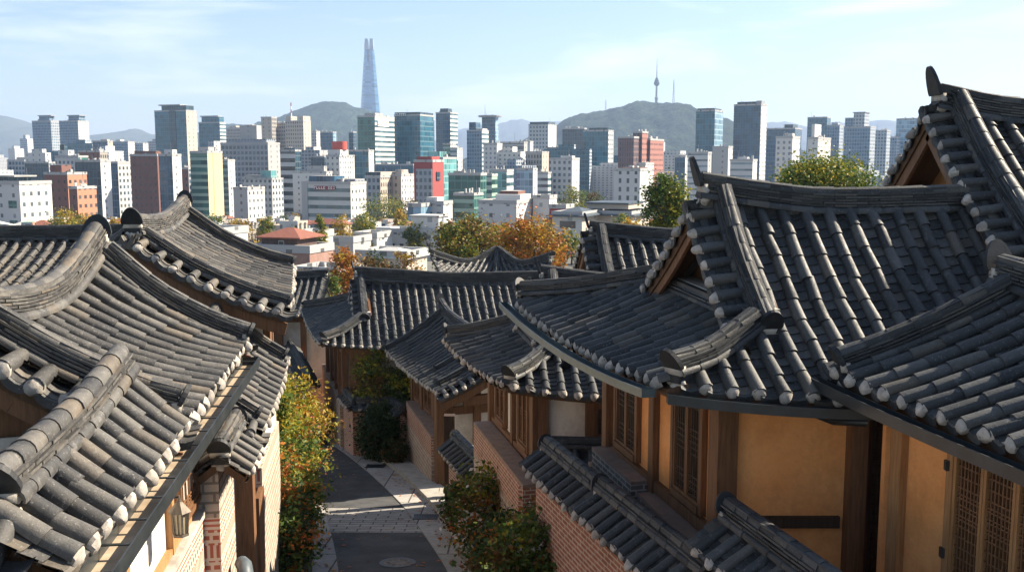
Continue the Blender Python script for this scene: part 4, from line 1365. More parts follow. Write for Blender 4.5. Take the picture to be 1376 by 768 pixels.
ridge(H10, [S13(.97, t) for t in (.05, .5, .9)], .15, 2, .075, .055, (0, 1), TW, 'descending_ridge', 233, 6, .75)
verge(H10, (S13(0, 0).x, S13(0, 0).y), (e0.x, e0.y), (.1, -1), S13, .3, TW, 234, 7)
gable_fill(H10, [e0 + Vector((-.15, .1, -.1)), S13b.E1 + Vector((.2, .1, -.1)), S13(0, 0) + Vector((0, .1, -.2))], 'wood', (.1, -1))
post(H10, -3.98, 14.35, gz(14), CZ - 3.9, .26, 'wood', R(97))
post(H10, -4.9, 14.4, gz(14), CZ - 3.9, .26, 'wood', R(97))
beam(H10, V(-3.85, 14.3, -4.0), V(-5.3, 14.2, -4.0), .3, .24, 'wood')
beam(H10, V(-3.80, 14.2, -4.02), V(-4.2, 17.6, -3.96), .2, .22, 'wood')
m = MB(); m.seg((-3.96, 14.9), (-4.04, 15.5), .07, gz(15), CZ - 5.2); m.build('gate_leaf', M['wood'], H10)
lwall(H10, (-4.02, 15.5), (-4.42, 18.4), gz(18) - .3, CZ - 4.9, .24, M['pattern'], 'brick_base')
wall(H10, (-4.07, 15.5), (-4.47, 18.4), CZ - 4.9, CZ - 3.9, .12, 'white_wall', 'side_wall', 1)
rafters(H10, S13, .36, .5, .95, .045, dn=-.2)

# ---- gable roof behind
H11 = thing('hanok_house', V(-6, 19.5, -8.5), 'left hanok with dark gable underside and pale fine-lined roof slope', 'house')
e0, e1 = V(-4.02, 17.75, -2.66), V(-4.95, 22.3, -2.50)
p0, p1 = V(-6.62, 17.5, -1.42), V(-7.35, 22.2, -1.42)
S14 = Slope(e0, e1, p0, p1, (.0, .1), (.06, .20), .17)
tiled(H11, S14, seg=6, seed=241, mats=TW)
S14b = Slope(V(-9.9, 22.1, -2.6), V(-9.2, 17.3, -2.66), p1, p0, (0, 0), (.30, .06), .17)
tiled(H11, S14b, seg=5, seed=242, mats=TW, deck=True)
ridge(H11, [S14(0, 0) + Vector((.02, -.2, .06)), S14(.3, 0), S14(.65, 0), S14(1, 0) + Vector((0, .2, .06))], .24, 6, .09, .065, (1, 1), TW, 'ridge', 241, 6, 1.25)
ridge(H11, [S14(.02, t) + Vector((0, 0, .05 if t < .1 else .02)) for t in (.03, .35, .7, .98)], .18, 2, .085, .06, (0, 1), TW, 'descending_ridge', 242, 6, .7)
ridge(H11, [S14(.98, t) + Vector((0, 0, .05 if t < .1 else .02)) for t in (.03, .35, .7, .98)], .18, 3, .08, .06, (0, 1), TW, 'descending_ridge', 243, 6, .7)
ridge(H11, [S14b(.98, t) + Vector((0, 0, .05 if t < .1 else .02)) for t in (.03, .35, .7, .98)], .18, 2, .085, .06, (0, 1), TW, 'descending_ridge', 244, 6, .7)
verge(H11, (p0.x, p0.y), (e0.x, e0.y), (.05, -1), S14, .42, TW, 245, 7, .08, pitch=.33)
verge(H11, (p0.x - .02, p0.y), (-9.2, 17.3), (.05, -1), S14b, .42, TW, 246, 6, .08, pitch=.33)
gable_fill(H11, [e0 + Vector((-.2, .15, -.1)), V(-9.0, 17.5, -2.76), p0 + Vector((0, .15, -.2))], 'wood', (.05, -1))
beam(H11, e0 + Vector((-.75, .05, -.42)), V(-9.0, 17.35, -3.05), .3, .3, 'wood')
wall(H11, (-4.6, 18.2), (-5.5, 22.0), gz(22) - .3, CZ - 2.6, .14, 'white_wall', 'side_wall', 1)
wall(H11, (-4.6, 18.2), (-9, 17.9), gz(18) - .3, CZ - 2.8, .14, 'white_wall', 'end_wall', 1)
for (x, y) in ((-4.6, 18.2), (-5.05, 20.1), (-5.45, 21.9)): post(H11, x, y, gz(21), CZ - 2.7, .24, 'wood', R(100))
rafters(H11, S14, .42, .5, .95, .05, dn=-.2)
H12 = thing('hanok_house', V(-12, 26, -9), 'low dark roof behind with long level ridge at the left edge', 'house')
Sx = Slope(V(-17, 23.3, -3.2), V(-8.6, 23.5, -3.2), V(-17, 26, -2.05), V(-8.4, 26.2, -2.05), (0, .1), (0, .1), .12)
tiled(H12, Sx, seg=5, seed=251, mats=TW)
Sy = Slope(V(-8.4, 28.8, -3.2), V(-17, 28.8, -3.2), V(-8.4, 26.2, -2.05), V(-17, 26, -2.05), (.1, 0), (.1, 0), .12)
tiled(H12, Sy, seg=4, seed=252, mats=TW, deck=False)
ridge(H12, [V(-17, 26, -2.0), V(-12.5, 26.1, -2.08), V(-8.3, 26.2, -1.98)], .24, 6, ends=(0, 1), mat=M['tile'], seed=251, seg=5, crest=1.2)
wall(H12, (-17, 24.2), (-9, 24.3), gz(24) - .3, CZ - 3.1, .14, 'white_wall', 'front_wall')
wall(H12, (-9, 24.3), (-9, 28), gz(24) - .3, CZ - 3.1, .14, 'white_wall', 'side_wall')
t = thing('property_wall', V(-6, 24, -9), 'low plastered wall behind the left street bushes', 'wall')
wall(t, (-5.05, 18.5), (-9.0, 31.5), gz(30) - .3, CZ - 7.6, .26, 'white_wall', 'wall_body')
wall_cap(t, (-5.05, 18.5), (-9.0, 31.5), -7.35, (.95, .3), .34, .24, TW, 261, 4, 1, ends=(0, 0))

# ================================================================== vegetation
def clumps(rnd, n, c, rad, shell=.55):
    out = []
    while len(out) < n:
        p = Vector((rnd.uniform(-1, 1), rnd.uniform(-1, 1), rnd.uniform(-1, 1)))
        l = p.length
        if l > 1 or l < shell * rnd.random(): continue
        out.append(c + Vector((p.x * rad[0], p.y * rad[1], p.z * rad[2])))
    return out
def leaves(mb, rnd, cl, per, spread, size, flat=.75):
    for c in cl:
        k = spread * rnd.uniform(.5, 1.5)
        for _ in range(int(per * rnd.uniform(.6, 1.3))):
            p = c + Vector((rnd.gauss(0, k), rnd.gauss(0, k), rnd.gauss(0, k * flat)))
            d = Vector((rnd.gauss(0, 1), rnd.gauss(0, 1), rnd.gauss(0, .7))).normalized()
            q = Vector((rnd.gauss(0, 1), rnd.gauss(0, 1), rnd.gauss(0, 1)))
            b = d.cross(q).normalized()
            n = d.cross(b)
            s = size * rnd.uniform(.45, 1.6)
            mb.add([p - d * s * .5, p + b * s * .32 + n * s * .1, p + d * s * .55, p - b * s * .32 + n * s * .1], [(0, 1, 2), (0, 2, 3)])
def plant(name, base, h, rad, label, cat, mats, seed, size=.07, ncl=60, per=50, trunk=.05, crown0=.25, stems=5, spread=None, group=None):
    """a plant: trunk with limbs reaching into the leaf clumps, one crown mesh per leaf colour"""
    rnd = random.Random(seed)
    t = thing(name, base, label, cat, group)
    cc = base + Vector((0, 0, h * (crown0 + 1) / 2))
    rz = h * (1 - crown0) / 2
    cl = clumps(rnd, ncl, cc, (rad, rad, rz))
    tr = MB()
    top = base + Vector((rnd.uniform(-.1, .1) * rad, rnd.uniform(-.1, .1) * rad, h * min(.8, max(.45, crown0 + .25))))
    tr.tube([base - Vector((0, 0, .3)), base.lerp(top, .5) + Vector((rnd.uniform(-.1, .1) * rad, 0, 0)), top], [trunk * 1.3, trunk, trunk * .6], 8)
    for c in rnd.sample(cl, min(stems, len(cl))):
        s0 = base.lerp(top, rnd.uniform(.35, .95))
        tr.tube([s0, s0.lerp(c, .5) + Vector((0, 0, .08 * h)), c], [trunk * .5, trunk * .35, trunk * .12], 5)
    tr.build('trunk', M['bark'], t)
    sp = spread or rad * .22
    parts = {}
    for i, c in enumerate(cl):
        r = rnd.random()
        acc = 0
        for mname, wt in mats:
            acc += wt
            if r <= acc + 1e-6: break
        parts.setdefault(mname, MB())
        leaves(parts[mname], rnd, [c], per, sp, size)
    for mname, mb in parts.items():
        if mb.f: mb.build('blossom' if mname == 'petal' else 'crown', M[mname], t)
    return t
def at(x, Y, dz=0): return Vector((x, Y, sz(Y) + dz))
# left of the street, near to far
plant('maple_shrub', at(-4.7, 19.2, .1), 2.2, .75, 'orange-red maple shrub over dark green leaves nearest on the left kerb', 'shrub', [('leaf_orange', .50), ('leaf_green', .35), ('leaf_dark', .15)], 301, .085, 75, 75, .04, .0)
plant('garden_shrub', at(-4.45, 18.2, .1), 1.3, .6, 'dark green low shrub at the bottom left of the street', 'shrub', [('leaf_dark', .35), ('leaf_green', .35), ('leaf_orange', .3)], 302, .08, 80, 80, .03, .0)
plant('small_tree', at(-5.15, 22.0, .1), 2.45, .8, 'yellow-green slender tree behind the orange maple on the left', 'tree', [('leaf_lime', .55), ('leaf_green', .25), ('leaf_rust', .2)], 303, .095, 70, 70, .05, .05)
plant('small_tree', at(-5.9, 25.3, .1), 2.55, 1.0, 'russet and yellow tree in the middle of the left row', 'tree', [('leaf_lime', .5), ('leaf_rust', .25), ('leaf_orange', .25)], 304, .10, 72, 70, .05, .05)
plant('small_tree', at(-6.75, 28.8, .1), 2.9, 1.2, 'tallest bright yellow tree at the far end of the left row', 'tree', [('leaf_yellow', .38), ('leaf_lime', .62)], 305, .105, 85, 70, .05, .05)
plant('garden_shrub', at(-6.3, 26.6, .1), 1.3, .7, 'small dark shrub at the left kerb under the russet tree', 'shrub', [('leaf_dark', .6), ('leaf_lime', .4)], 306, .09, 70, 70, .03, .0)
plant('small_tree', V(-4.85, 19.6, -6.6), 2.5, .36, 'green climbing plant above the gatehouse roof', 'plant', [('leaf_lime', .6), ('leaf_green', .4)], 307, .085, 70, 60, .03, .4)
plant('garden_shrub', at(-4.9, 20.7, .1), 1.9, .7, 'lime green shrub squeezed between maple and slender tree', 'shrub', [('leaf_lime', .75), ('leaf_green', .25)], 308, .085, 100, 75, .03, .0)
# right of the street
plant('maple_shrub', at(-.45, 20.0, .15), 1.6, .72, 'dark maple shrub with white blossom spray against the pink base', 'shrub', [('leaf_rust', .2), ('leaf_orange', .24), ('leaf_lime', .16), ('leaf_green', .32), ('petal', .08)], 311, .08, 150, 75, .04, .0)
plant('garden_shrub', at(-1.0, 21.6, .15), 1.1, .5, 'green leafy shrub at the left end of the right planting strip', 'shrub', [('leaf_green', .5), ('leaf_dark', .3), ('leaf_rust', .2)], 312, .085, 80, 70, .03, .0)
plant('garden_shrub', at(-.15, 18.4, .15), 1.1, .6, 'dark clipped shrub beneath the white blossom spray', 'shrub', [('leaf_dark', 1.0)], 313, .08, 80, 75, .03, .0)
plant('garden_shrub', at(.35, 16.9, .15), 1.4, .75, 'reddish green shrub with white flowers against the long capped wall', 'shrub', [('leaf_rust', .2), ('leaf_orange', .18), ('leaf_lime', .14), ('leaf_green', .40), ('petal', .08)], 314, .08, 150, 75, .03, .0)
plant('garden_shrub', at(.42, 15.2, .15), 1.8, .62, 'dense flowering shrub at the bottom of the capped wall', 'shrub', [('leaf_lime', .2), ('leaf_green', .5), ('leaf_rust', .2), ('petal', .10)], 315, .08, 140, 75, .03, .0)
plant('garden_shrub', at(-.15, 16.3, .15), .9, .65, 'low ferny shrub at the bottom edge on the right pavement', 'shrub', [('leaf_rust', .4), ('leaf_green', .6)], 316, .08, 80, 70, .03, .0)
# recess before the courtyard wall
plant('garden_shrub', V(-4.2, 31.75, -9.65), 1.7, .72, 'large dark rounded shrub in the recess of the courtyard wall', 'shrub', [('leaf_dark', .95), ('leaf_rust', .05)], 321, .10, 220, 80, .05, .0)
plant('garden_shrub', V(-3.75, 30.6, -9.45), .7, .36, 'small olive shrub at the kerb beside the big dark one', 'shrub', [('leaf_rust', .5), ('leaf_dark', .5)], 322, .08, 70, 60, .03, .0)
plant('small_tree', V(-4.75, 32.95, -9.9), 3.6, .62, 'olive-yellow garden tree between two roofs behind the courtyard wall', 'tree', [('leaf_rust', .3), ('leaf_lime', .5), ('leaf_green', .2)], 323, .10, 85, 60, .05, .3)
plant('garden_shrub', V(-3.85, 32.9, -9.9), 3.0, .65, 'bright green bush in the courtyard below the olive tree', 'shrub', [('leaf_green', .5), ('leaf_lime', .3), ('leaf_dark', .2)], 324, .10, 110, 65, .04, .0)
plant('garden_tree', V(-9.9, 36.5, -10.6), 3.2, 1.0, 'dark garden tree in the gap between the left gable and the bend', 'tree', [('leaf_dark', .7), ('leaf_green', .3)], 325, .11, 90, 60, .07, .1)

# fallen leaves along the kerbs
rnd = random.Random(99)
mb = MB()
for i in range(420):
    Y = rnd.uniform(15, 34)
    q = st_at(Y)
    x = rnd.choice([q[1] + abs(rnd.gauss(0, .25)), q[4] - abs(rnd.gauss(0, .3)), rnd.uniform(q[1], q[4])])
    on_kerb = x < q[2] or x > q[3]
    p = Vector((x, Y, sz(Y) + (.03 if on_kerb else .014)))
    a = rnd.uniform(0, 6.28)
    d, b = Vector((math.cos(a), math.sin(a), -.13 * math.sin(a))), Vector((-math.sin(a), math.cos(a), -.13 * math.cos(a)))
    s_ = rnd.uniform(.03, .07)
    mb.add([p - d * s_, p + b * s_ * .6 + Vector((0, 0, .012)), p + d * s_, p - b * s_ * .6 + Vector((0, 0, .008))], [(0, 1, 2), (0, 2, 3)])
tag(mb.build('fallen_leaves', M['leaf_orange']), kind='stuff')

# ================================================================== the city
def fac(name, wall_c, glass_c, bay=3.2, floor=3.6, wx=.6, wy=.55, gr=.12, mull=None):
    if name in M: return M[name]
    t = NT(name)
    sp = t.node("ShaderNodeSeparateXYZ")
    t.link(t.coord('UV'), sp.inputs[0])
    x = t.math('DIVIDE', sp.outputs['X'], bay)
    y = t.math('DIVIDE', sp.outputs['Y'], floor)
    fx, fy = t.math('FRACT', x), t.math('FRACT', y)
    m = t.math('LESS_THAN', t.math('ABSOLUTE', t.math('SUBTRACT', fy, .5)), wy / 2)
    if wx < 1: m = t.math('MULTIPLY', m, t.math('LESS_THAN', t.math('ABSOLUTE', t.math('SUBTRACT', fx, .5)), wx / 2))
    cv = t.node("ShaderNodeCombineXYZ")
    t.link(t.math('FLOOR', x), cv.inputs[0])
    t.link(t.math('FLOOR', y), cv.inputs[1])
    wn_ = t.node("ShaderNodeTexWhiteNoise", noise_dimensions='2D')
    t.link(cv.outputs[0], wn_.inputs['Vector'])
    g0 = tuple(k * .55 for k in glass_c)
    g1 = tuple(min(1, k * 1.5) for k in glass_c)
    g = t.mix(wn_.outputs['Value'], g0, g1)
    w = t.mix(.3, wall_c, t.mix(t.noise(.12, 4), tuple(k * .7 for k in wall_c), tuple(min(1, k * 1.2) for k in wall_c)))
    t.done(t.mix(m, w, g), t.math('MULTIPLY_ADD', m, gr - .8, .8), .5)
    M[name] = t.m
    return t.m
# palette of facades
fac('curtain_blue', (.075, .125, .17), (.02, .07, .125), 1.8, 3.8, .86, .80)
fac('curtain_teal', (.08, .16, .20), (.018, .095, .145), 2.2, 3.8, .88, .82)
fac('curtain_green', (.10, .20, .18), (.03, .11, .10), 3.0, 4.0, .9, .8)
fac('curtain_dark', (.06, .09, .11), (.02, .05, .075), 2.4, 3.8, .85, .8)
fac('aqua_glass', (.20, .36, .36), (.10, .28, .29), 2.6, 3.6, .88, .8)
fac('pale_blue_glass', (.30, .42, .50), (.16, .27, .36), 2.4, 3.8, .9, .8)
fac('green_bands', (.26, .36, .30), (.03, .10, .085), 4, 3.7, 1, .6)
fac('white_bands', (.50, .50, .49), (.06, .12, .14), 4, 3.6, 1, .45)
fac('white_bands_thin', (.47, .48, .49), (.12, .17, .2), 4, 3.3, 1, .32)
fac('dark_bands', (.30, .32, .34), (.04, .06, .075), 4, 3.8, 1, .62)
fac('striped_black', (.48, .48, .48), (.02, .025, .03), 4, 5.2, 1, .5)
fac('white_grid', (.46, .46, .46), (.07, .10, .12), 3.0, 3.5, .5, .5)
fac('white_grid_big', (.50, .50, .51), (.05, .075, .10), 3.6, 3.7, .34, .55)
fac('white_slit', (.54, .53, .50), (.10, .12, .13), 3.2, 3.5, .38, .4)
fac('grey_grid', (.29, .31, .34), (.06, .09, .12), 2.4, 3.4, .6, .55)
fac('grey_office', (.30, .31, .33), (.055, .085, .115), 3.0, 3.5, .68, .6)
fac('beige_grid', (.42, .37, .31), (.10, .10, .10), 2.4, 3.6, .5, .55)
fac('beige_dark', (.33, .30, .27), (.07, .075, .08), 2.0, 3.6, .6, .6)
fac('beige_plain', (.45, .39, .33), (.2, .19, .18), 6, 3.6, .2, .5)
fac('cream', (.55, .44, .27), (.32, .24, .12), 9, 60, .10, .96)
fac('brick_dark', (.17, .075, .055), (.06, .05, .05), 3.4, 3.7, .3, .4)
fac('brick_orange', (.42, .19, .11), (.08, .07, .07), 3.0, 3.7, .5, .4)
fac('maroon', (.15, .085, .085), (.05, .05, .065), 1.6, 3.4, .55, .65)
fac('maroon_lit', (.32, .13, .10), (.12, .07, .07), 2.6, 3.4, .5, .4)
fac('red_clad', (.30, .05, .045), (.16, .03, .03), 30, 4, .1, .1)
fac('apartment', (.36, .39, .43), (.09, .14, .19), 2.6, 3.0, .62, .62)
fac('apartment_blue', (.18, .25, .33), (.07, .13, .19), 2.2, 3.0, .7, .66)
fac('apartment_white', (.54, .53, .52), (.16, .19, .22), 3.0, 3.0, .42, .5)
fac('concrete_blank', (.36, .36, .36), (.15, .16, .17), 7, 3.3, .16, .4)
fac('white_blank', (.52, .52, .52), (.17, .19, .21), 5.5, 3.4, .2, .38)
M['roof_grey'] = mat_noise('flat_roof', (.25, .25, .24), (.38, .37, .35), .4, .9, 0)
M['roof_white'] = mat_noise('pale_flat_roof', (.40, .40, .39), (.52, .52, .50), .4, .9, 0)
M['roof_green'] = mat_noise('green_flat_roof', (.08, .22, .16), (.13, .30, .22), .4, .85, 0)
M['roof_dark'] = mat_noise('dark_roof_sheet', (.045, .06, .075), (.08, .10, .12), 2, .5, 0)
M['roof_red'] = mat_noise('rust_red_roof', (.20, .075, .05), (.28, .11, .075), 2, .7, 0)
M['steel'] = mat_noise('grey_steel', (.25, .26, .27), (.36, .37, .38), .5, .5, 0, metal=.3)
M['sign_red'] = mat_noise('dark_red_sign', (.20, .03, .03), (.26, .045, .04), 2, .6, 0)
M['sign_orange'] = mat_noise('orange_sign', (.55, .20, .07), (.62, .26, .1), 2, .6, 0)
M['sign_white'] = mat_noise('white_letter', (.75, .75, .74), (.8, .8, .8), 2, .6, 0)
M['red_paint'] = mat_noise('red_paint', (.45, .06, .04), (.52, .09, .06), 2, .6, 0)

M['roof_plant'] = mat_noise('roof_plant_grey', (.28, .29, .30), (.46, .46, .45), .5, .7, 0)
def lbuild(mb, name, mats, parent):
    """mesh already in its parent's local frame"""
    o = mb.build(name, mats, None, uv=True)
    o.parent = parent
    return o
def bbox(mb, x0, x1, y0, y1, z0, z1, mf=0, mr=1, mt=2, taper=0):
    k = taper
    vs = [Vector(p) for p in ((x0, y0, z0), (x1, y0, z0), (x1, y1, z0), (x0, y1, z0), (x0 + k, y0 + k, z1), (x1 - k, y0 + k, z1), (x1 - k, y1 - k, z1), (x0 + k, y1 - k, z1))]
    mb.add(vs, [(0, 1, 5, 4)], mf)
    mb.add(vs, [(1, 2, 6, 5)], mr)
    mb.add(vs, [(2, 3, 7, 6)], mf)
    mb.add(vs, [(3, 0, 4, 7)], mr)
    mb.add(vs, [(4, 5, 6, 7)], mt)
GZ = CZ - 39.08
def bld(x0, xs, x1, yt, Y, mf, mr, label, extra=(), name='office_building', cat='building', roof='roof_grey', taper=0, ground=None, wmax=60, phi=None):
    """block seen corner-on: picture columns x0 | xs | x1 are only used to measure its width, depth and height at distance Y"""
    k0, ks, k1 = [(x - 688) / F_ for x in (x0, xs, x1)]
    g = gz(Y) - .1 if ground is None else ground
    ph = R(phi if phi is not None else 20 + 42 * max(0, ks))
    c, s = math.cos(ph), math.sin(ph)
    X = ks * Y
    wL = max(4, (X - k0 * Y) / (c + k0 * s))
    wR = (k1 * Y - X) / max(.05, s - k1 * c)
    wR = min(wmax, max(7, wR))
    top = PY(xs, yt, Y).z
    H = top - g
    t = thing(name, Vector((X, Y, g)), label, cat, rz=-ph)
    m = MB()
    bbox(m, -wL, 0, 0, wR, 0, H, taper=taper)
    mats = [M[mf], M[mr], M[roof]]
    lbuild(m, 'tower', mats, t)
    # parapet
    if taper == 0:
        p = MB()
        for (a0, a1, b0, b1) in ((-wL - .15, .15, -.15, .3), (-wL - .15, .15, wR - .3, wR + .15), (-wL - .15, -wL + .3, .3, wR - .3), (-.3, .15, .3, wR - .3)):
            bbox(p, a0, a1, b0, b1, H - .3, H + .9, 0, 1, 2)
        lbuild(p, 'parapet', [M['concrete_blank'], M['concrete_blank'], M[roof]], t)
    rq = random.Random(int(x0 * 7 + Y))
    low = H < 16
    for k in range(rq.randint(2, 4) if low else rq.randint(4, 7)):
        u = MB()
        fx, fy = rq.uniform(.08, .9), rq.uniform(.12, .85)
        w_, d_, h_ = rq.uniform(.03, .09) * wL, rq.uniform(.05, .12) * wR, (rq.uniform(.4, 1.0) if low else rq.uniform(.8, 2.8))
        bbox(u, -wL * fx - w_, -wL * fx, wR * fy, wR * fy + d_, H, H + h_, 0, 0, 0)
        lbuild(u, 'rooftop_unit', M['roof_plant'], t)
    u = MB()
    fx, fy = rq.uniform(.1, .9), rq.uniform(.2, .8)
    u.tube([Vector((-wL * fx, wR * fy, H)), Vector((-wL * fx, wR * fy, H + (rq.uniform(1, 2) if low else rq.uniform(3, 7))))], .03 if low else .12, 4)
    lbuild(u, 'aerial', M['steel'], t)
    for e in extra:
        (fx0, fx1, fy0, fy1, dz, h), mm, nm = e[0], e[1], (e[2] if len(e) > 2 else 'rooftop_block')
        m = MB()
        if nm == 'mast':
            cx, cy = -wL * (1 - fx0), wR * fy0
            m.tube([Vector((cx, cy, H + dz)), Vector((cx, cy, H + dz + h * .6)), Vector((cx, cy, H + dz + h))], [fx1, fx1 * .6, fx1 * .2], 6)
        elif nm == 'drum':
            cx, cy = -wL * (1 - fx0), wR * fy0
            n = 20
            r = fx1
            vs = [Vector((cx + r * math.cos(2 * math.pi * k / n), cy + r * math.sin(2 * math.pi * k / n), H + dz + z)) for z in (0, h) for k in range(n)]
            m.add(vs, [(k, (k + 1) % n, n + (k + 1) % n, n + k) for k in range(n)] + [tuple(range(n, 2 * n))])
        else:
            bbox(m, -wL * (1 - fx0), -wL * (1 - fx1), wR * fy0, wR * fy1, H + dz, H + dz + h)
        q = mm if isinstance(mm, tuple) else (mm, mm)
        lbuild(m, nm, [M[q[0]], M[q[1]], M[roof]], t)
    return t, wL, wR, H
def sgn(t, wL, H, fx0, fx1, dz0, dz1, back, fore, n=9, face='front', wR=0):
    """sign board on the front face with rows of pale strokes too far away to read"""
    m = MB()
    rnd = random.Random(n)
    a, b = -wL * (1 - fx0), -wL * (1 - fx1)
    if face == 'front': bbox(m, a, b, -.5, -.05, H + dz0, H + dz1)
    else: bbox(m, .05, .5, wR * fx0, wR * fx1, H + dz0, H + dz1)
    o = lbuild(m, 'sign', [M[back]] * 3, t)
    if fore:
        l = MB()
        if face != 'front': a, b = wR * fx0, wR * fx1
        w = (b - a) / n
        for k in range(n):
            for (u0, u1, v0, v1) in ((.12, .3, .15, .85), (.3, .8, .62, .82), (.3, .75, .18, .36)):
                if rnd.random() < .25: continue
                z0, z1 = H + dz0 + (dz1 - dz0) * v0, H + dz0 + (dz1 - dz0) * v1
                p, q = a + w * (k + u0), a + w * (k + u1)
                if face == 'front': bbox(l, p, q, -.62, -.505, z0, z1)
                else: bbox(l, .505, .62, p, q, z0, z1)
        lbuild(l, 'lettering', [M[fore]] * 3, o)

# --- nearest row
B = bld
t, wL, wR, H = B(-40, 29, 72, 247, 330, 'white_blank', 'white_slit', 'white low office block with tall narrow windows at the left edge', [((.0, .75, .2, .8, 0, 2.2), 'curtain_dark', 'rooftop_storey'), ((-.02, .82, .15, .85, 2.2, .5), 'roof_grey', 'roof_slab')], wmax=30, roof='roof_white')
for z in (-8, -14.5):
    m = MB(); bbox(m, -5, -1.6, -.15, .05, H + z, H + z + 2.4); lbuild(m, 'window_band', [M['curtain_green']] * 3, t)
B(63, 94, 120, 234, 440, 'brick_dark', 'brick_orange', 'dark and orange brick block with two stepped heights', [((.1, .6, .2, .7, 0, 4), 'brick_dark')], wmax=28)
B(95, 106, 132, 253, 415, 'brick_dark', 'brick_orange', 'low orange brick wing with small paired windows')
B(105, 139, 152, 217, 490, 'curtain_dark', 'white_blank', 'dark blue glass block with white side strip behind the brick block')
B(79, 110, 123, 211, 570, 'white_grid', 'green_bands', 'pale green-white office with setback top storey', [((.05, .5, .2, .8, 0, 4), 'white_blank'), ((.1, .3, .3, .6, 4, 3), 'curtain_dark')])
B(150, 162, 181, 219, 560, 'curtain_blue', 'white_grid', 'half blue glass and half white gridded block', name='office_building')
B(179, 215, 219, 209, 550, 'brick_dark', 'brick_dark', 'wide plain dark brown brick slab', [((.1, .9, .2, .8, 0, 2.5), 'brick_dark')])
B(217, 235, 246, 209, 505, 'curtain_blue', 'white_blank', 'narrow blue glass block with two white vertical edges', [((.3, .9, .2, .7, 0, 3), 'white_blank')])
B(245, 256, 260, 227, 590, 'brick_dark', 'grey_office', 'small dark brown block beside the cream tower')
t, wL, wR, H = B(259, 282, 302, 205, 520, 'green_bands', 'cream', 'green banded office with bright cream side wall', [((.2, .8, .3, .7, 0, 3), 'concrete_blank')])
B(300, 309, 318, 216, 600, 'green_bands', 'white_blank', 'slim green glass block behind the cream side wall')
B(300, 363, 379, 193, 650, 'grey_office', 'concrete_blank', 'broad grey-white gridded office with blank bright side', [((.1, .95, .1, .8, 0, 3), 'grey_grid'), ((.35, .7, .3, .7, 3, 9), 'concrete_blank')], wmax=40)
B(328, 367, 382, 241, 570, 'white_grid', 'white_grid', 'long low white office below the broad grey one', [((.55, .9, .2, .7, 0, 5), 'aqua_glass'), ((.0, .5, .3, .7, 0, 2.5), 'roof_grey')])
B(315, 334, 357, 254, 455, 'concrete_blank', 'white_slit', 'small cubic white office with rows of square windows')
B(379, 399, 402, 203, 630, 'striped_black', 'curtain_dark', 'black block with bold white horizontal stripes', [((.2, .9, .2, .8, 0, 2), 'curtain_dark')])
t, wL, wR, H = B(407, 472, 493, 247, 425, 'white_bands', 'white_slit', 'white banded office with dark red rooftop sign strip', [((.1, .62, .15, .8, 0, 3.2), 'curtain_blue', 'rooftop_storey'), ((.62, 1, .3, .9, 0, 2), 'grey_office')], wmax=26)
sgn(t, wL, H, .26, .70, -2.6, -1.0, 'sign_red', 'sign_white', 9)
m = MB(); bbox(m, -wL, -wL * .88, -.4, .05, 0, H); lbuild(m, 'blank_strip', [M['concrete_blank']] * 3, t)
B(492, 512, 537, 238, 490, 'grey_grid', 'beige_grid', 'beige office with dark upper storey beside the banded white one', [((0, 1, .02, .98, 0, 2.5), ('curtain_dark', 'beige_plain'))], wmax=30)
B(528, 540, 558, 236, 500, 'beige_plain', 'apartment_white', 'cream blocky building with setback roofs next to the red building', [((.2, .9, .1, .6, 0, 3), 'beige_plain')])
t, wL, wR, H = B(557, 582, 597, 217, 480, 'red_clad', 'red_clad', 'red clad office with white gridded panel on its front', [((.1, .9, .1, .8, 0, 2.4), 'red_clad')], roof='roof_grey')
m = MB(); bbox(m, -wL * .86, -.2, -.6, .0, 0, H - 3.5); lbuild(m, 'window_panel', [M['grey_grid']] * 3, t)
m = MB(); bbox(m, .05, .5, wR * .3, wR * .6, H - 9, H - 5); lbuild(m, 'sign', [M['curtain_dark']] * 3, t)
B(569, 596, 614, 213, 570, 'aqua_glass', 'aqua_glass', 'light turquoise glass block behind the red building', [((.1, .7, .2, .7, 0, 4), 'aqua_glass')])
B(603, 646, 651, 235, 430, 'curtain_green', 'curtain_green', 'dark green glass office with stepped lower wing', [((.1, .4, .3, .7, 0, 1.6), 'roof_grey')], wmax=30)
B(610, 637, 650, 262, 405, 'green_bands', 'curtain_green', 'low green glass wing in front of the dark green office')
B(645, 661, 662, 236, 445, 'white_bands', 'green_bands', 'pale striped glass bay beside the dark green office')
B(660, 681, 690, 230, 470, 'aqua_glass', 'white_bands', 'teal and white block right of the striped bay')
B(694, 716, 719, 228, 530, 'pale_blue_glass', 'white_blank', 'pale blue mirror glass block with thin white frame')
B(719, 736, 739, 233, 560, 'white_bands', 'white_bands', 'small white striped block between mirror glass and pale tower')
B(706, 728, 737, 205, 650, 'beige_dark', 'beige_plain', 'brownish tower block with a lit beige side')
B(738, 768, 778, 214, 570, 'white_grid', 'white_blank', 'pale gridded tower with plain bright side and lower left half', [((.45, .9, .3, .7, 0, 2), 'white_blank')])
B(735, 754, 757, 199, 730, 'curtain_dark', 'curtain_dark', 'dark blue glass block behind the pale gridded tower')
t, wL, wR, H = B(824, 859, 876, 229, 430, 'white_grid_big', 'white_blank', 'white office with square punched windows near the round green tree', [((.1, .9, .2, .8, 0, 1.2), 'brick_dark')], wmax=22)
B(856, 866, 877, 221, 450, 'beige_plain', 'white_slit', 'thin beige and white block at the right of the punched-window office')
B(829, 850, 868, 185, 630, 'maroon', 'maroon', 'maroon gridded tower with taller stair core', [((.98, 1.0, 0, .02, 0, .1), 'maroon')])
B(849, 861, 869, 178, 640, 'maroon', 'maroon_lit', 'tall plain maroon core rising over the maroon tower')
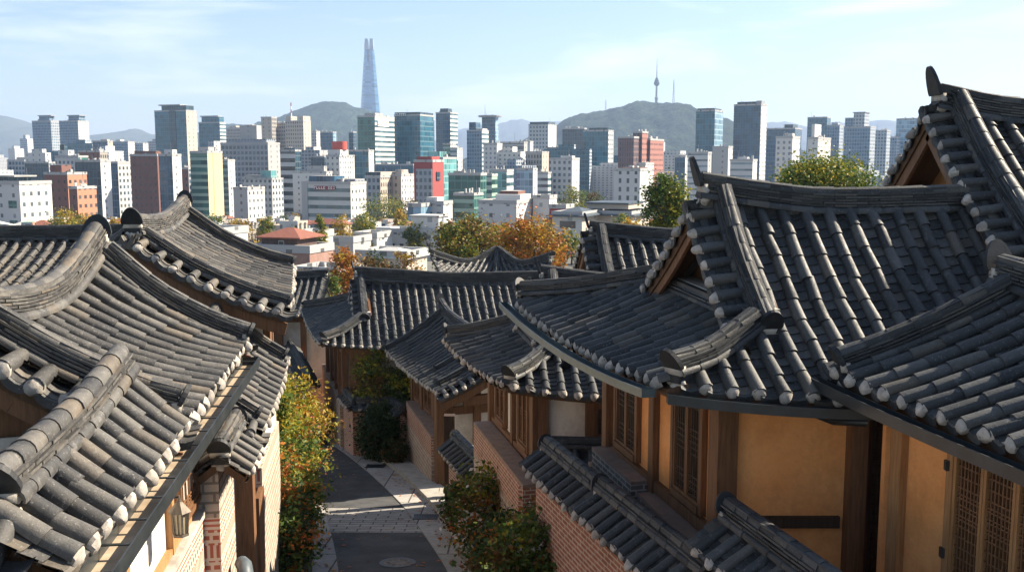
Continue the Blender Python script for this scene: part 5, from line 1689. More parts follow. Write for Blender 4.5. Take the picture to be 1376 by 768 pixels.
B(866, 872, 890, 188, 650, 'maroon', 'maroon_lit', 'brick red tower wing lit by the sun')
B(922, 949, 954, 206, 570, 'white_bands_thin', 'concrete_blank', 'white striped office left of the slanted glass tower')
B(955, 976, 982, 198, 620, 'concrete_blank', 'white_blank', 'plain grey-white block with one dark slot window')
B(905, 919, 923, 211, 600, 'curtain_blue', 'white_blank', 'small blue glass block with pale right edge')
B(979, 1009, 1015, 216, 520, 'white_bands_thin', 'white_blank', 'low white striped office in front of the tall blue tower', [((.3, .7, .3, .7, 0, 2), 'white_blank')])
B(1039, 1061, 1071, 185, 540, 'apartment_white', 'white_blank', 'white apartment slab behind the dense green tree', [((.4, .8, .3, .7, 0, 2.5), 'white_blank')])
B(1081, 1095, 1112, 186, 620, 'white_blank', 'white_slit', 'white block with sunlit windowed side behind the trees', [((.1, .4, .2, .7, 0, 9), 'white_blank')])
# --- towers
t, wL, wR, H = B(51, 76, 87, 163, 1120, 'apartment_blue', 'apartment', 'left of the twin stepped residential towers with a flat crown', [((.3, .85, .2, .8, 0, 6), 'apartment_blue'), ((.25, .95, .15, .85, 6, 1), 'steel', 'crown_slab')], name='tower')
t, wL, wR, H = B(87, 112, 126, 163, 1100, 'apartment_blue', 'apartment_white', 'right of the twin stepped residential towers, sunlit on its side', [((.4, .95, .2, .8, 0, 6), 'apartment_blue'), ((.35, 1, .15, .85, 6, 1), 'steel', 'crown_slab')], name='tower')
t, wL, wR, H = B(214, 256, 270, 149, 900, 'curtain_teal', 'beige_plain', 'large teal glass tower with dark vertical notch and flat cap', [((.2, .98, .1, .8, 0, 5), 'curtain_dark'), ((.12, .8, .05, .85, 5, 1), 'steel', 'crown_slab')], name='tower')
m = MB(); bbox(m, -wL * .52, -wL * .33, -.4, .5, 0, H + .5); lbuild(m, 'notch', [M['curtain_dark']] * 3, t)
t, wL, wR, H = B(272, 300, 308, 165, 1000, 'curtain_teal', 'white_bands', 'shouldered glass tower with slanting top left of the grey slab', [((.12, .95, .1, .9, 0, 6), 'curtain_teal'), ((.05, .9, .1, .8, 6, 1.2), 'steel', 'crown_slab')], name='tower')
B(309, 345, 353, 172, 1180, 'beige_dark', 'beige_dark', 'long dark apartment slab below the left ridge of hills', [((.1, .3, .2, .8, 0, 3), 'beige_plain'), ((.6, .9, .2, .8, 0, 4), 'beige_plain')], name='apartment_block')
B(355, 369, 376, 158, 960, 'beige_plain', 'beige_dark', 'left beige shaft of the twin beige towers', name='tower')
B(368, 387, 391, 166, 970, 'beige_dark', 'beige_dark', 'brownish middle slab between the beige shafts', name='tower')
t, wL, wR, H = B(387, 411, 421, 163, 940, 'beige_grid', 'beige_plain', 'right sunlit beige tower with red and white mast', [((.0, .28, .1, .9, 0, 5), 'beige_plain', 'shaft'), ((.75, 1.0, .0, .95, 0, 5), 'beige_plain', 'shaft')], name='tower')
for k in range(4):
    m = MB(); cx = -wL * .86; m.tube([Vector((cx, wR * .5, H + 5 + k * 3.2)), Vector((cx, wR * .5, H + 8.2 + k * 3.2))], .55, 6); lbuild(m, 'mast', M['red_paint' if k % 2 else 'sign_white'], t)
t, wL, wR, H = B(440, 458, 478, 210, 610, 'white_slit', 'apartment_white', 'white stepped tower topped by a red drum', [((.1, 1, .05, .6, 0, 4), 'white_blank'), ((.62, 4.6, .35, 0, 4, 5), 'red_paint', 'drum'), ((.5, .25, .3, 0, 9, 7), 'steel', 'mast'), ((.75, .2, .4, 0, 9, 5), 'steel', 'mast')], name='tower')
B(470, 497, 504, 203, 640, 'curtain_teal', 'white_blank', 'teal glass block with thin white edge right of the red drum', name='office_building')
t, wL, wR, H = B(483, 506, 532, 157, 720, 'curtain_green', 'white_bands', 'tall glass bank tower with white stripes and orange sign', [((.3, .9, .1, .5, 0, 3), 'concrete_blank')], name='tower')
sgn(t, wL, H, .12, .68, -6.5, -2.5, 'sign_white', 'sign_orange', 7, 'side', wR)
t, wL, wR, H = B(532, 566, 584, 155, 760, 'curtain_teal', 'curtain_teal', 'broad deep blue glass tower with dark lettered crown', [((.0, 1, .02, .98, 0, 2.5), 'curtain_dark', 'crown')], name='tower')
sgn(t, wL, H, .05, .5, -.6, 2.2, 'curtain_dark', 'sign_white', 6)
B(500, 556, 562, 222, 690, 'curtain_teal', 'curtain_teal', 'low wide blue glass base in front of the deep blue tower')
B(572, 580, 585, 161, 830, 'curtain_teal', 'curtain_blue', 'narrow blue tower stepping down beside the broad deep blue one', name='tower')
B(587, 606, 616, 152, 850, 'curtain_blue', 'white_bands', 'slender tower with chamfered dark front and pale striped side', [((.25, .8, .1, .6, 0, 4), 'curtain_dark')], name='tower')
B(596, 606, 613, 194, 740, 'green_bands', 'white_grid', 'squat greenish glass block before the slender tower')
B(606, 615, 622, 200, 700, 'white_bands', 'apartment_white', 'small pale block with white roof housing')
t, wL, wR, H = B(628, 648, 657, 176, 800, 'apartment_blue', 'white_bands', 'stepped blue-grey tower with sunlit right edge', [((.1, .55, .1, .8, 0, 7), 'curtain_blue'), ((.6, 1, .1, .8, 0, 2), 'white_blank')], name='tower')
t, wL, wR, H = B(648, 666, 670, 157, 1020, 'curtain_blue', 'pale_blue_glass', 'tower with projecting disc roof and thin mast', [((.5, 12, .5, 0, 0, 1.6), 'steel', 'drum'), ((.15, .35, .4, 0, 0, 14), 'steel', 'mast')], name='tower')
B(650, 668, 675, 194, 660, 'apartment_white', 'white_blank', 'pale banded apartment tower beside the dark banded office', name='apartment_block')
B(673, 704, 708, 192, 700, 'dark_bands', 'concrete_blank', 'dark grey office crossed by thin pale bands')
B(702, 712, 716, 191, 740, 'white_blank', 'white_blank', 'blank white stair tower behind the dark banded office')
B(710, 736, 747, 168, 900, 'white_grid', 'white_blank', 'white square-gridded tower with dark crown', [((.02, .98, .1, .9, 0, 3), 'curtain_dark', 'crown')], name='tower')
B(755, 784, 787, 173, 950, 'curtain_dark', 'curtain_dark', 'dark glass slab left of the large sea-green tower', [((.4, .7, .2, .8, 0, 2), 'concrete_blank')], name='tower')
B(783, 816, 823, 176, 760, 'curtain_teal', 'white_grid', 'large sea-green glass tower with white gridded edge', [((.2, .95, .1, .8, 0, 2.5), 'curtain_dark')], name='tower')
B(932, 957, 968, 149, 720, 'curtain_teal', 'pale_blue_glass', 'slanted blue glass tower with dark open crown', [((.05, .95, .05, .9, -.5, 2.5), 'curtain_dark', 'crown')], name='tower')
t, wL, wR, H = B(982, 1018, 1026, 141, 700, 'curtain_blue', 'apartment_white', 'tallest blue ribbed tower right of the wooded hill', [((.1, .92, .08, .8, 0, 2.5), 'curtain_dark'), ((.8, 1.0, .05, .6, 0, 3), 'steel')], name='tower')
B(1026, 1064, 1073, 173, 900, 'curtain_blue', 'curtain_blue', 'wide steel blue slab right of the tallest blue tower', [((.6, .9, .1, .8, 0, 4), 'curtain_dark')], name='tower')
B(1080, 1106, 1111, 158, 1000, 'curtain_teal', 'curtain_blue', 'blue block tower with flat top beyond the white apartments', name='tower')
B(1106, 1123, 1128, 169, 920, 'apartment_blue', 'apartment', 'grey-blue apartment tower behind the sunlit white block', [((.3, .8, .2, .8, 0, 3), 'apartment')], name='tower')
B(1129, 1164, 1171, 171, 860, 'apartment_blue', 'apartment', 'tallest of the pale blue apartment towers near the right gable', [((.0, .34, .1, .9, 0, 8.5), 'apartment_blue', 'shaft'), ((.34, .75, .05, .95, 0, 12.5), 'apartment', 'shaft'), ((.3, .78, .0, 1, 12.5, .7), 'steel', 'crown_slab')], name='tower')
B(1166, 1186, 1191, 176, 900, 'apartment', 'apartment', 'pale slab tower against the right gable', name='tower')
B(1188, 1200, 1204, 185, 940, 'apartment_blue', 'apartment', 'shorter pale tower tucked before the glass tower at the gable', name='tower')
B(1198, 1226, 1236, 160, 950, 'pale_blue_glass', 'curtain_blue', 'glass tower partly hidden by the highest gable', [((.1, .9, .1, .9, 0, 1.2), 'steel', 'crown_slab')], name='tower')
B(130, 150, 157, 190, 950, 'curtain_blue', 'beige_plain', 'blue-grey block with tan side left of the brown slab', [((.5, .9, .2, .7, 0, 2), 'beige_plain')])
B(157, 177, 186, 191, 1100, 'apartment_blue', 'apartment_white', 'pair of blue-grey apartment slabs before the far hills', [((.1, .4, .2, .8, 0, 3), 'white_blank')], name='apartment_block')
B(186, 197, 204, 193, 1150, 'apartment', 'apartment_white', 'white stepped apartment right of the blue-grey slabs', name='apartment_block')
B(15, 38, 42, 216, 720, 'grey_office', 'grey_office', 'grey blue office with white roof at the left', [((.5, 1, .1, .8, 0, 2.5), 'concrete_blank')])
B(38, 70, 77, 219, 680, 'curtain_dark', 'grey_office', 'dark office with two deep vertical bays at the left', [((.0, .85, .1, .8, 0, 7), 'white_blank'), ((.25, .7, .2, .7, 7, 2.5), 'white_blank')])
B(110, 139, 145, 204, 640, 'brick_dark', 'beige_dark', 'low brown block between teal roof and tan slab', [((.6, .9, .2, .8, 0, 3), 'grey_office')])
B(420, 428, 432, 177, 1000, 'apartment', 'apartment_white', 'slim pale tower just right of the sunlit beige tower', name='tower')
B(430, 450, 454, 178, 1050, 'curtain_blue', 'pale_blue_glass', 'hazy glass block beneath the wooded mountain', name='tower')
B(471, 477, 479, 178, 1050, 'curtain_dark', 'curtain_dark', 'small dark glass tower left of the bank tower', name='tower')
B(420, 438, 442, 211, 760, 'curtain_dark', 'curtain_dark', 'dark low block behind the banded white office')
B(395, 440, 446, 232, 600, 'white_blank', 'white_grid', 'plain white block behind the banded white office', [((.4, .9, .2, .7, 0, 4), 'concrete_blank')])

# glass super-tall
t = thing('skyscraper', Vector((PY(499, 225, 4300).x, 4300, GZ)), 'tapering pale glass super-tall tower split by a dark seam', 'skyscraper')
m = MB()
n = 16
prof = [(0, 54), (120, 49), (300, 36), (420, 27), (480, 22), (500, 20)]
def sq(a, r):
    c, s = math.cos(a), math.sin(a)
    k = (abs(c) ** 4 + abs(s) ** 4) ** -.25
    return r * k * .98
rings = []
for z, r in prof:
    rings.append([Vector((sq(2 * math.pi * k / n, r) * math.cos(2 * math.pi * k / n + .35), sq(2 * math.pi * k / n, r) * math.sin(2 * math.pi * k / n + .35), z)) for k in range(n)])
for a, b in zip(rings, rings[1:]):
    for k in range(n):
        k2 = (k + 1) % n
        m.add([a[k], a[k2], b[k2], b[k]], [(0, 1, 2, 3)])
m.add(rings[-1], [tuple(range(n))])
fac('super_glass', (.13, .25, .36), (.09, .22, .36), 30, 9, .96, .9, .1)
lbuild(m, 'shaft', [M['super_glass']], t)
for sx in (-1, 1):
    m = MB()
    bbox(m, -9 + sx * 10.5, 9 + sx * 10.5, -14, 14, 500, 546, taper=2.6)
    lbuild(m, 'crown_blade', [M['steel'], M['pale_blue_glass'], M['steel']], t)
m = MB()
a, b = Vector((-2, -48.5, 0)), Vector((-2, -21.0, 501))
m.beam(a, b, 9, 4, up=Vector((0, -1, 0)))
lbuild(m, 'seam', [M['curtain_dark']], t)
for z in (95, 190, 222, 330):
    m = MB()
    y = -48.5 + 27.5 * z / 500
    for sx in (-1, 1): bbox(m, sx * 16 - 7, sx * 16 + 7, y - 1.2, y + 3, z, z + 5)
    lbuild(m, 'vent_band', [M['steel']] * 3, t)

# ------------------------------------------------------------------ hills
t = NT('wooded_hill')
c = t.ramp(t.noise(.035, 6, .75), [(.36, (.005, .016, .012)), (.52, (.018, .040, .024)), (.66, (.06, .085, .04))])
c = t.mix(.7, c, t.mix(t.noise(.006, 4), (.3, .3, .3), (1.7, 1.7, 1.6)), 'MULTIPLY')
t.bump(t.noise(.05, 5, .8), 1.0, 14)
M['forest'] = t.done(c, .95, .1)
M['far_hill'] = mat_noise('far_hill', (.03, .045, .03), (.06, .075, .05), .008, .95, 0)
def hill(name, prof, Y, depth, mat, rough=8, seed=0, nx=150, ny=26, front=.55):
    m = MB()
    x0, x1 = prof[0][0], prof[-1][0]
    rows = []
    for j in range(ny + 1):
        v = j / ny
        y = Y - depth * front + depth * v
        sh = max(0, 1 - abs((v - front) / (front if v < front else 1 - front))) ** .8
        sh = sh * sh * (3 - 2 * sh) * .45 + sh * .55
        row = []
        for i in range(nx + 1):
            px = x0 + (x1 - x0) * i / nx
            for (a, ya), (b, yb) in zip(prof, prof[1:]):
                if a <= px <= b:
                    s = (px - a) / (b - a)
                    s = s * s * (3 - 2 * s) * .5 + s * .5
                    py = ya + (yb - ya) * s
                    break
            X = (px - 688) / F_ * Y
            top = PY(px, py, Y).z
            hgt = max(0, top - GZ)
            nz = noise.fractal(Vector((X / (rough * 26) + seed, y / (rough * 26), seed)), .9, 2.1, 6) * rough * 3.4
            nz += noise.noise(Vector((X / (rough * 2.2), y / (rough * 2.2), seed))) * rough * .5
            row.append(Vector((X, y, GZ + hgt * sh + nz * min(1, hgt / 60) * (.25 + sh * (1.2 - sh) * 2.2) - 2)))
        rows.append(row)
    w = nx + 1
    m.add([p for r in rows for p in r], [(j * w + i, j * w + i + 1, (j + 1) * w + i + 1, (j + 1) * w + i) for j in range(ny) for i in range(nx)])
    return tag(m.build(name, M[mat], None, smooth=True), kind='structure')
hill('wooded_hill', [(600, 228), (640, 212), (690, 192), (735, 172), (765, 158), (800, 151), (830, 146), (850, 137), (880, 135), (905, 136), (925, 143), (950, 153), (985, 166), (1030, 190), (1080, 215), (1110, 228)], 3300, 1500, 'forest', 9, 3, 240, 60)
hill('wooded_mountain', [(300, 225), (330, 180), (352, 165), (380, 156), (410, 148), (440, 140), (462, 142), (485, 148), (520, 160), (545, 178), (580, 200), (620, 228)], 4000, 1800, 'forest', 10, 11, 200, 50)
hill('wooded_mountain', [(255, 222), (290, 175), (305, 162), (330, 163), (370, 172), (420, 190), (470, 222)], 4700, 1600, 'forest', 9, 21)
hill('distant_mountain', [(-160, 215), (-60, 185), (-20, 165), (10, 153), (30, 158), (60, 170), (100, 178), (140, 180), (165, 178), (190, 174), (210, 180), (250, 184), (300, 182), (380, 196), (450, 215)], 6800, 2500, 'far_hill', 16, 31)
hill('distant_mountain', [(560, 212), (610, 176), (640, 168), (670, 163), (700, 160), (716, 163), (745, 160), (770, 168), (820, 190), (900, 212)], 9500, 3000, 'far_hill', 20, 41)
hill('distant_mountain', [(930, 212), (960, 185), (1000, 172), (1025, 164), (1050, 161), (1075, 166), (1110, 163), (1140, 166), (1170, 160), (1230, 168), (1300, 175), (1420, 190), (1500, 212)], 8800, 3000, 'far_hill', 18, 51)

# towers on the hill
def mast_thing(name, px, pb, pt, Y, label, w, parts='lattice'):
    b, tp = PY(px, pb, Y), PY(px, pt, Y)
    t = thing(name, b, label, 'tower')
    h = tp.z - b.z
    return t, b, h
t, b, h = mast_thing('observation_tower', 882, 139, 77, 3300, 'observation tower with round pod and needle on the wooded hilltop', 0)
def lathe(t, name, prof, mat, n=16):
    m = MB()
    vs = [Vector((r * math.cos(2 * math.pi * k / n), r * math.sin(2 * math.pi * k / n), z)) for z, r in prof for k in range(n)]
    m.add(vs, [(i * n + k, i * n + (k + 1) % n, (i + 1) * n + (k + 1) % n, (i + 1) * n + k) for i in range(len(prof) - 1) for k in range(n)])
    o = m.build(name, M[mat], None, smooth=False)
    o.parent = t
    return o
lathe(t, 'shaft', [(-8, 5.2), (.08 * h, 4.6), (.10 * h, 6), (.13 * h, 6), (.14 * h, 3.6), (.40 * h, 3.2)], 'steel')
lathe(t, 'pod', [(.37 * h, 3.2), (.40 * h, 7), (.41 * h, 9.2), (.46 * h, 9.4), (.465 * h, 7.6), (.50 * h, 7.4), (.505 * h, 6), (.55 * h, 4.2), (.56 * h, 2.4)], 'curtain_dark')
lathe(t, 'needle', [(.56 * h, 1.9), (.70 * h, 1.7), (.71 * h, 1.3), (.86 * h, 1.0), (.87 * h, .7), (h, .3)], 'steel', 8)
def lattice(px, pb, pt, Y, label, w):
    t, b, h = mast_thing('lattice_mast', px, pb, pt, Y, label, w)
    m = MB()
    for sx in (-1, 1):
        for sy in (-1, 1):
            m.tube([Vector((sx * w, sy * w, -6)), Vector((sx * w * .35, sy * w * .35, h * .6)), Vector((sx * .3, sy * .3, h))], .5, 4)
    o = m.build('mast_legs', M['steel'], None); o.parent = t
    m = MB()
    for k in range(8):
        z = h * k / 9
        r = w * (1 - .8 * k / 9)
        for sx, sy, ex_, ey in ((-1, -1, 1, -1), (1, -1, 1, 1), (1, 1, -1, 1), (-1, 1, -1, -1)):
            m.tube([Vector((sx * r, sy * r, z)), Vector((ex_ * r * .9, ey * r * .9, z + h / 9))], .35, 3)
    o = m.build('bracing', M['steel'], None); o.parent = t
lattice(905, 139, 107, 3300, 'thin lattice mast right of the observation tower', 3.2)
lattice(814, 151, 134, 3300, 'small far mast on the left shoulder of the hill', 2)

# ------------------------------------------------------------------ nearer low buildings between the tiled roofs and the city
def lowhouse(px0, pxs, px1, pyt, Y, mf, mr, roofm, label, extra=(), name='low_building', wmax=16):
    return bld(px0, pxs, px1, pyt, Y, mf, mr, label, extra, name, 'building', roofm, wmax=wmax)
M['brown_render'] = mat_noise('brown_render', (.075, .05, .042), (.12, .08, .068), 1, .85, 0)
M['pink_render'] = mat_noise('rose_brown_render', (.25, .15, .12), (.33, .2, .165), 1, .85, 0)
M['grey_concrete'] = mat_noise('stained_concrete', (.34, .32, .29), (.48, .46, .42), .8, .9, 0, stain=(.22, .2, .17))
M['rose'] = M['pink_render']
M['win_dark'] = mat_noise('dark_window_glass', (.025, .03, .035), (.05, .06, .07), 1, .15, 0, spec=.6)
M['win_pale'] = mat_noise('pale_window_frame', (.4, .4, .37), (.5, .5, .47), 1, .5, 0)
def hiproof(t, x0, x1, y0, y1, z, h, mat, ov=.5, name='roof'):
    m = MB()
    a = min(x1 - x0, y1 - y0) / 2
    xm0, xm1 = x0 + a * .9, x1 - a * .9
    ym = (y0 + y1) / 2
    vs = [Vector(p) for p in ((x0 - ov, y0 - ov, z), (x1 + ov, y0 - ov, z), (x1 + ov, y1 + ov, z), (x0 - ov, y1 + ov, z), (xm0, ym, z + h), (xm1, ym, z + h), (x0 - ov, y0 - ov, z - .2), (x1 + ov, y0 - ov, z - .2), (x1 + ov, y1 + ov, z - .2), (x0 - ov, y1 + ov, z - .2))]
    m.add(vs, [(0, 1, 5, 4), (2, 3, 4, 5), (1, 2, 5), (3, 0, 4), (0, 1, 7, 6), (1, 2, 8, 7), (2, 3, 9, 8), (3, 0, 6, 9), (6, 7, 8, 9)])
    return lbuild(m, name, [M[mat]], t)
def win(t, x0, x1, z0, z1, face='front', mat='win_dark', y=0):
    m = MB()
    if face == 'front': bbox(m, x0, x1, y - .08, y + .05, z0, z1)
    else: bbox(m, y - .05, y + .08, x0, x1, z0, z1)
    f = lbuild(m, 'window', [M['win_pale']] * 3, t)
    m = MB()
    if face == 'front': bbox(m, x0 + .1, x1 - .1, y - .11, y - .082, z0 + .1, z1 - .1)
    else: bbox(m, y + .082, y + .11, x0 + .1, x1 - .1, z0 + .1, z1 - .1)
    lbuild(m, 'pane', [M[mat]] * 3, f)
t, wL, wR, H = lowhouse(342, 415, 431, 338, 150, 'rose', 'rose', 'roof_white', 'rose-brown house with rust-red hipped upper storey')
m = MB(); bbox(m, -wL * .92, -wL * .26, .6, wR * .9, H, H + 2.0); lbuild(m, 'upper_storey', [M['brown_render']] * 3, t)
win(t, -wL * .60, -wL * .50, H + .5, H + 1.5, y=.6)
hiproof(t, -wL * .95, -wL * .22, .5, wR, H + 2.0, 1.3, 'roof_red', .45)
win(t, -wL * .2, -wL * .05, H - 4.2, H - 2.2)
for x in (.4, .32): win(t, -wL * x, -wL * (x - .05), H - 4.0, H - 2.4)
lowhouse(404, 418, 434, 318, 165, 'white_blank', 'white_blank', 'roof_white', 'bright white tall narrow house beside the red-roofed one', wmax=9)
t, wL, wR, H = lowhouse(388, 452, 461, 372, 105, 'grey_concrete', 'white_blank', 'roof_grey', 'stained concrete wall block with pale metal railing in front of the red-roofed house', wmax=6)
m = MB(); bbox(m, -wL, 0, -.12, .0, H, H + 1.0); lbuild(m, 'railing_panel', [M['white_blank']] * 3, t)
m = MB()
for k in range(6): bbox(m, -wL * k / 5 - .03, -wL * k / 5 + .03, -.18, -.12, H, H + 1.0)
lbuild(m, 'railing_post', [M['steel']] * 3, t)
t, wL, wR, H = lowhouse(476, 506, 512, 318, 200, 'white_blank', 'white_blank', 'roof_white', 'left white flat-roofed house with wide dark window')
win(t, -wL * .85, -wL * .2, H - 3.4, H - 1.6)
t, wL, wR, H = lowhouse(506, 592, 600, 314, 205, 'white_blank', 'white_blank', 'roof_white', 'long white flat-roofed house with a row of small windows', [((.0, .22, .0, .6, 0, 1.0), 'white_blank'), ((.52, .95, .1, .8, 0, 3.4), 'white_blank'), ((.50, .97, .05, .85, 3.4, .3), 'concrete_blank', 'roof_slab')])
for k in range(6): win(t, -wL * (.92 - .14 * k), -wL * (.85 - .14 * k), H - 3.9, H - 2.2)
win(t, -wL * .95, -wL * .86, H - .6, H + .2)
t, wL, wR, H = lowhouse(742, 782, 868, 290, 215, 'white_blank', 'beige_plain', 'roof_dark', 'pale villa with blue-grey hipped roof right of the orange tree', wmax=14, name='villa')
hiproof(t, -wL - .2, .2, -.2, wR + .2, H, 1.6, 'roof_dark', .9)
win(t, -wL * .75, -wL * .2, H - 2.8, H - 1.1)
t, wL, wR, H = lowhouse(785, 848, 872, 289, 222, 'beige_plain', 'beige_plain', 'roof_dark', 'long wing of the villa with flat blue-grey eaves', [((.0, .9, .1, .9, 1.2, 1.1), 'beige_plain', 'upper_storey'), ((-.02, .92, .05, .95, 2.3, .35), 'roof_dark', 'roof_slab')], wmax=14, name='villa')
hiproof(t, -wL, .2, -.2, wR + .2, H, 1.1, 'roof_dark', .9)
lowhouse(643, 694, 718, 273, 300, 'white_blank', 'white_blank', 'roof_white', 'blank white cubic house with stepped roof before the green glass office', [((.3, .95, .3, .9, 0, 2.4), 'white_blank'), ((.3, .8, .5, .9, 2.4, 1.0), 'brick_dark', 'roof_slab')], wmax=20)
t, wL, wR, H = lowhouse(738, 760, 764, 279, 280, 'red_clad', 'red_clad', 'roof_white', 'small red walled shed below the pale gridded tower', wmax=10)
lowhouse(716, 738, 744, 266, 310, 'white_blank', 'white_blank', 'roof_white', 'white house with gabled top left of the red shed', wmax=10)
lowhouse(548, 566, 577, 277, 300, 'pale_blue_glass', 'pale_blue_glass', 'roof_grey', 'small pale glass-fronted house below the red building', wmax=10)
lowhouse(572, 596, 604, 274, 305, 'white_grid', 'white_blank', 'roof_white', 'small white house with boxy upper floor next to the green glass office', [((.0, .6, .1, .8, 0, 2), 'white_blank')], wmax=10)
lowhouse(216, 300, 318, 313, 170, 'white_blank', 'white_blank', 'roof_white', 'pale flat roof sheet behind the left gable', wmax=9)
lowhouse(430, 474, 482, 324, 185, 'concrete_blank', 'concrete_blank', 'roof_grey', 'grey pitched shed between autumn trees', wmax=10)
t, wL, wR, H = lowhouse(478, 545, 556, 346, 140, 'beige_plain', 'beige_plain', 'roof_grey', 'house with a pale shallow hipped roof just behind the long tiled ridge', wmax=12)
hiproof(t, -wL, 0, 0, wR, H, 1.1, 'roof_white', .5)

# low-rise carpet: small houses, one object each
rnd = random.Random(5)
pal_w = ['white_grid', 'white_slit', 'beige_grid', 'beige_plain', 'grey_office', 'apartment_white', 'brick_orange', 'grey_grid', 'beige_dark', 'white_blank']
M['pink'] = M['pink_render']
pal_r = ['roof_grey', 'roof_grey', 'roof_grey', 'roof_green', 'roof_red', 'roof_dark', 'roof_white']
lowmesh = []
M['tank_yellow'] = mat_noise('yellow_tank', (.45, .30, .05), (.52, .36, .08), 2, .5, 0)
M['tank_blue'] = mat_noise('blue_tank', (.05, .16, .30), (.08, .2, .36), 2, .5, 0)
for k in range(22):
    w, d, h = rnd.uniform(5.5, 11), rnd.uniform(5, 8.5), rnd.uniform(3.0, 6.2)
    m = MB()
    bbox(m, -w / 2, w / 2, -d / 2, d / 2, -6, h)
    pitched = k % 4 == 0
    if pitched:
        e = .4
        vs = [Vector(p) for p in ((-w / 2 - e, -d / 2 - e, h), (w / 2 + e, -d / 2 - e, h), (w / 2 + e, d / 2 + e, h), (-w / 2 - e, d / 2 + e, h), (-w / 2 + d * .4, 0, h + 1.5), (w / 2 - d * .4, 0, h + 1.5))]
        m.add(vs, [(0, 1, 5, 4), (2, 3, 4, 5), (1, 2, 5), (3, 0, 4)], 2)
    else:
        for (x0, x1, y0, y1) in ((-w / 2 - .1, w / 2 + .1, -d / 2 - .1, -d / 2 + .15), (-w / 2 - .1, w / 2 + .1, d / 2 - .15, d / 2 + .1), (-w / 2 - .1, -w / 2 + .15, -d / 2 + .15, d / 2 - .15), (w / 2 - .15, w / 2 + .1, -d / 2 + .15, d / 2 - .15)):
            bbox(m, x0, x1, y0, y1, h - .2, h + .8, 0, 1, 0)
        a = rnd.uniform(-.45, .1) * w
        bbox(m, a, a + w * .33, -d * .2, d * .35, h, h + rnd.uniform(1.8, 2.6))
        for q in range(rnd.randint(2, 5)):
            x, y = rnd.uniform(-.4, .4) * w, rnd.uniform(-.4, .4) * d
            bbox(m, x - .4, x + .4, y - .3, y + .3, h, h + rnd.uniform(.7, 1.3), 3, 3, 3)
        x, y = rnd.uniform(-.3, .4) * w, rnd.uniform(-.4, .3) * d
        m.tube([Vector((x, y, h + .4)), Vector((x, y, h + 2.0))], .75, 10, 4)
    wm, wm2 = M[rnd.choice(pal_w)], M[rnd.choice(pal_w)]
    o = m.build('low_house', [wm, wm2 if k % 3 == 0 else wm, M[rnd.choice(pal_r)], M['steel'], M['tank_yellow' if k % 2 else 'tank_blue']], None, uv=True)
    lowmesh.append((o, w, h))
used = set()
def place_low(o, x, y, rz, first):
    c = o if first else o.copy()
    if not first: COL.objects.link(c)
    c.location = (x, y, gz(y))
    c.rotation_euler = (0, 0, rz)
    return c
cnt = 0
LOWL = [(265, 330, 'small low-rise houses with flat pale or green roofs at the foot of the city blocks', 'low houses before the city'),
        (340, 640, 'tiny rooftops crowded between the office blocks', 'low houses among the office blocks')]
tot = 0
for (Ya, Yb, lab, grp), N in zip(LOWL, (90, 250)):
    for i in range(N):
        Y = rnd.uniform(Ya, Yb)
        X = rnd.uniform(-.56, .50) * Y
        if 0 < X < .02 * Y: continue
        o, w, h = lowmesh[tot % len(lowmesh)]
        first = o.name not in used
        used.add(o.name)
        c = place_low(o, X, Y, rnd.uniform(-.6, .1), first)
        tag(c, lab, 'house', grp)
        tot += 1
# distant blocks
pal = [('apartment_white', 'apartment_white'), ('apartment', 'white_blank'), ('white_slit', 'white_blank'), ('grey_office', 'concrete_blank'), ('beige_plain', 'apartment_white'), ('curtain_blue', 'white_blank'), ('apartment_blue', 'apartment'), ('curtain_teal', 'apartment'), ('dark_bands', 'beige_plain'), ('curtain_blue', 'apartment_white')]
dm = []
for k in range(20):
    w, d, h = rnd.uniform(16, 40), rnd.uniform(14, 24), rnd.uniform(22, 62)
    m = MB()
    bbox(m, -w / 2, w / 2, -d / 2, d / 2, 0, h)
    bbox(m, -w * .2, w * .15, -d * .3, d * .3, h, h + rnd.uniform(3, 6))
    a, b = pal[k % len(pal)]
    dm.append(m.build('distant_block', [M[a], M[b], M['roof_white']], None, uv=True))
i = 0
for Ya, Yb, N, lab, grp in ((640, 1500, 165, 'mid-height office or apartment block half hidden among the towers', 'city blocks between the towers'), (1500, 3100, 130, 'tiny pale apartment block on the hazy plain before the hills', 'far apartment blocks')):
    for k in range(N):
        Y = rnd.uniform(Ya, Yb)
        X = rnd.uniform(-.60, .66) * Y
        o = dm[i % 20]
        c = o if i < 20 else o.copy()
        if i >= 20: COL.objects.link(c)
        c.location = (X, Y, GZ)
        c.rotation_euler = (0, 0, -rnd.uniform(.15, .75))
        c.scale = (1, 1, rnd.uniform(.5, .8 + .2 * (Y > 950)) if Y < 1500 else rnd.uniform(.6, 1.35))
        tag(c, lab, 'building', grp)
        i += 1

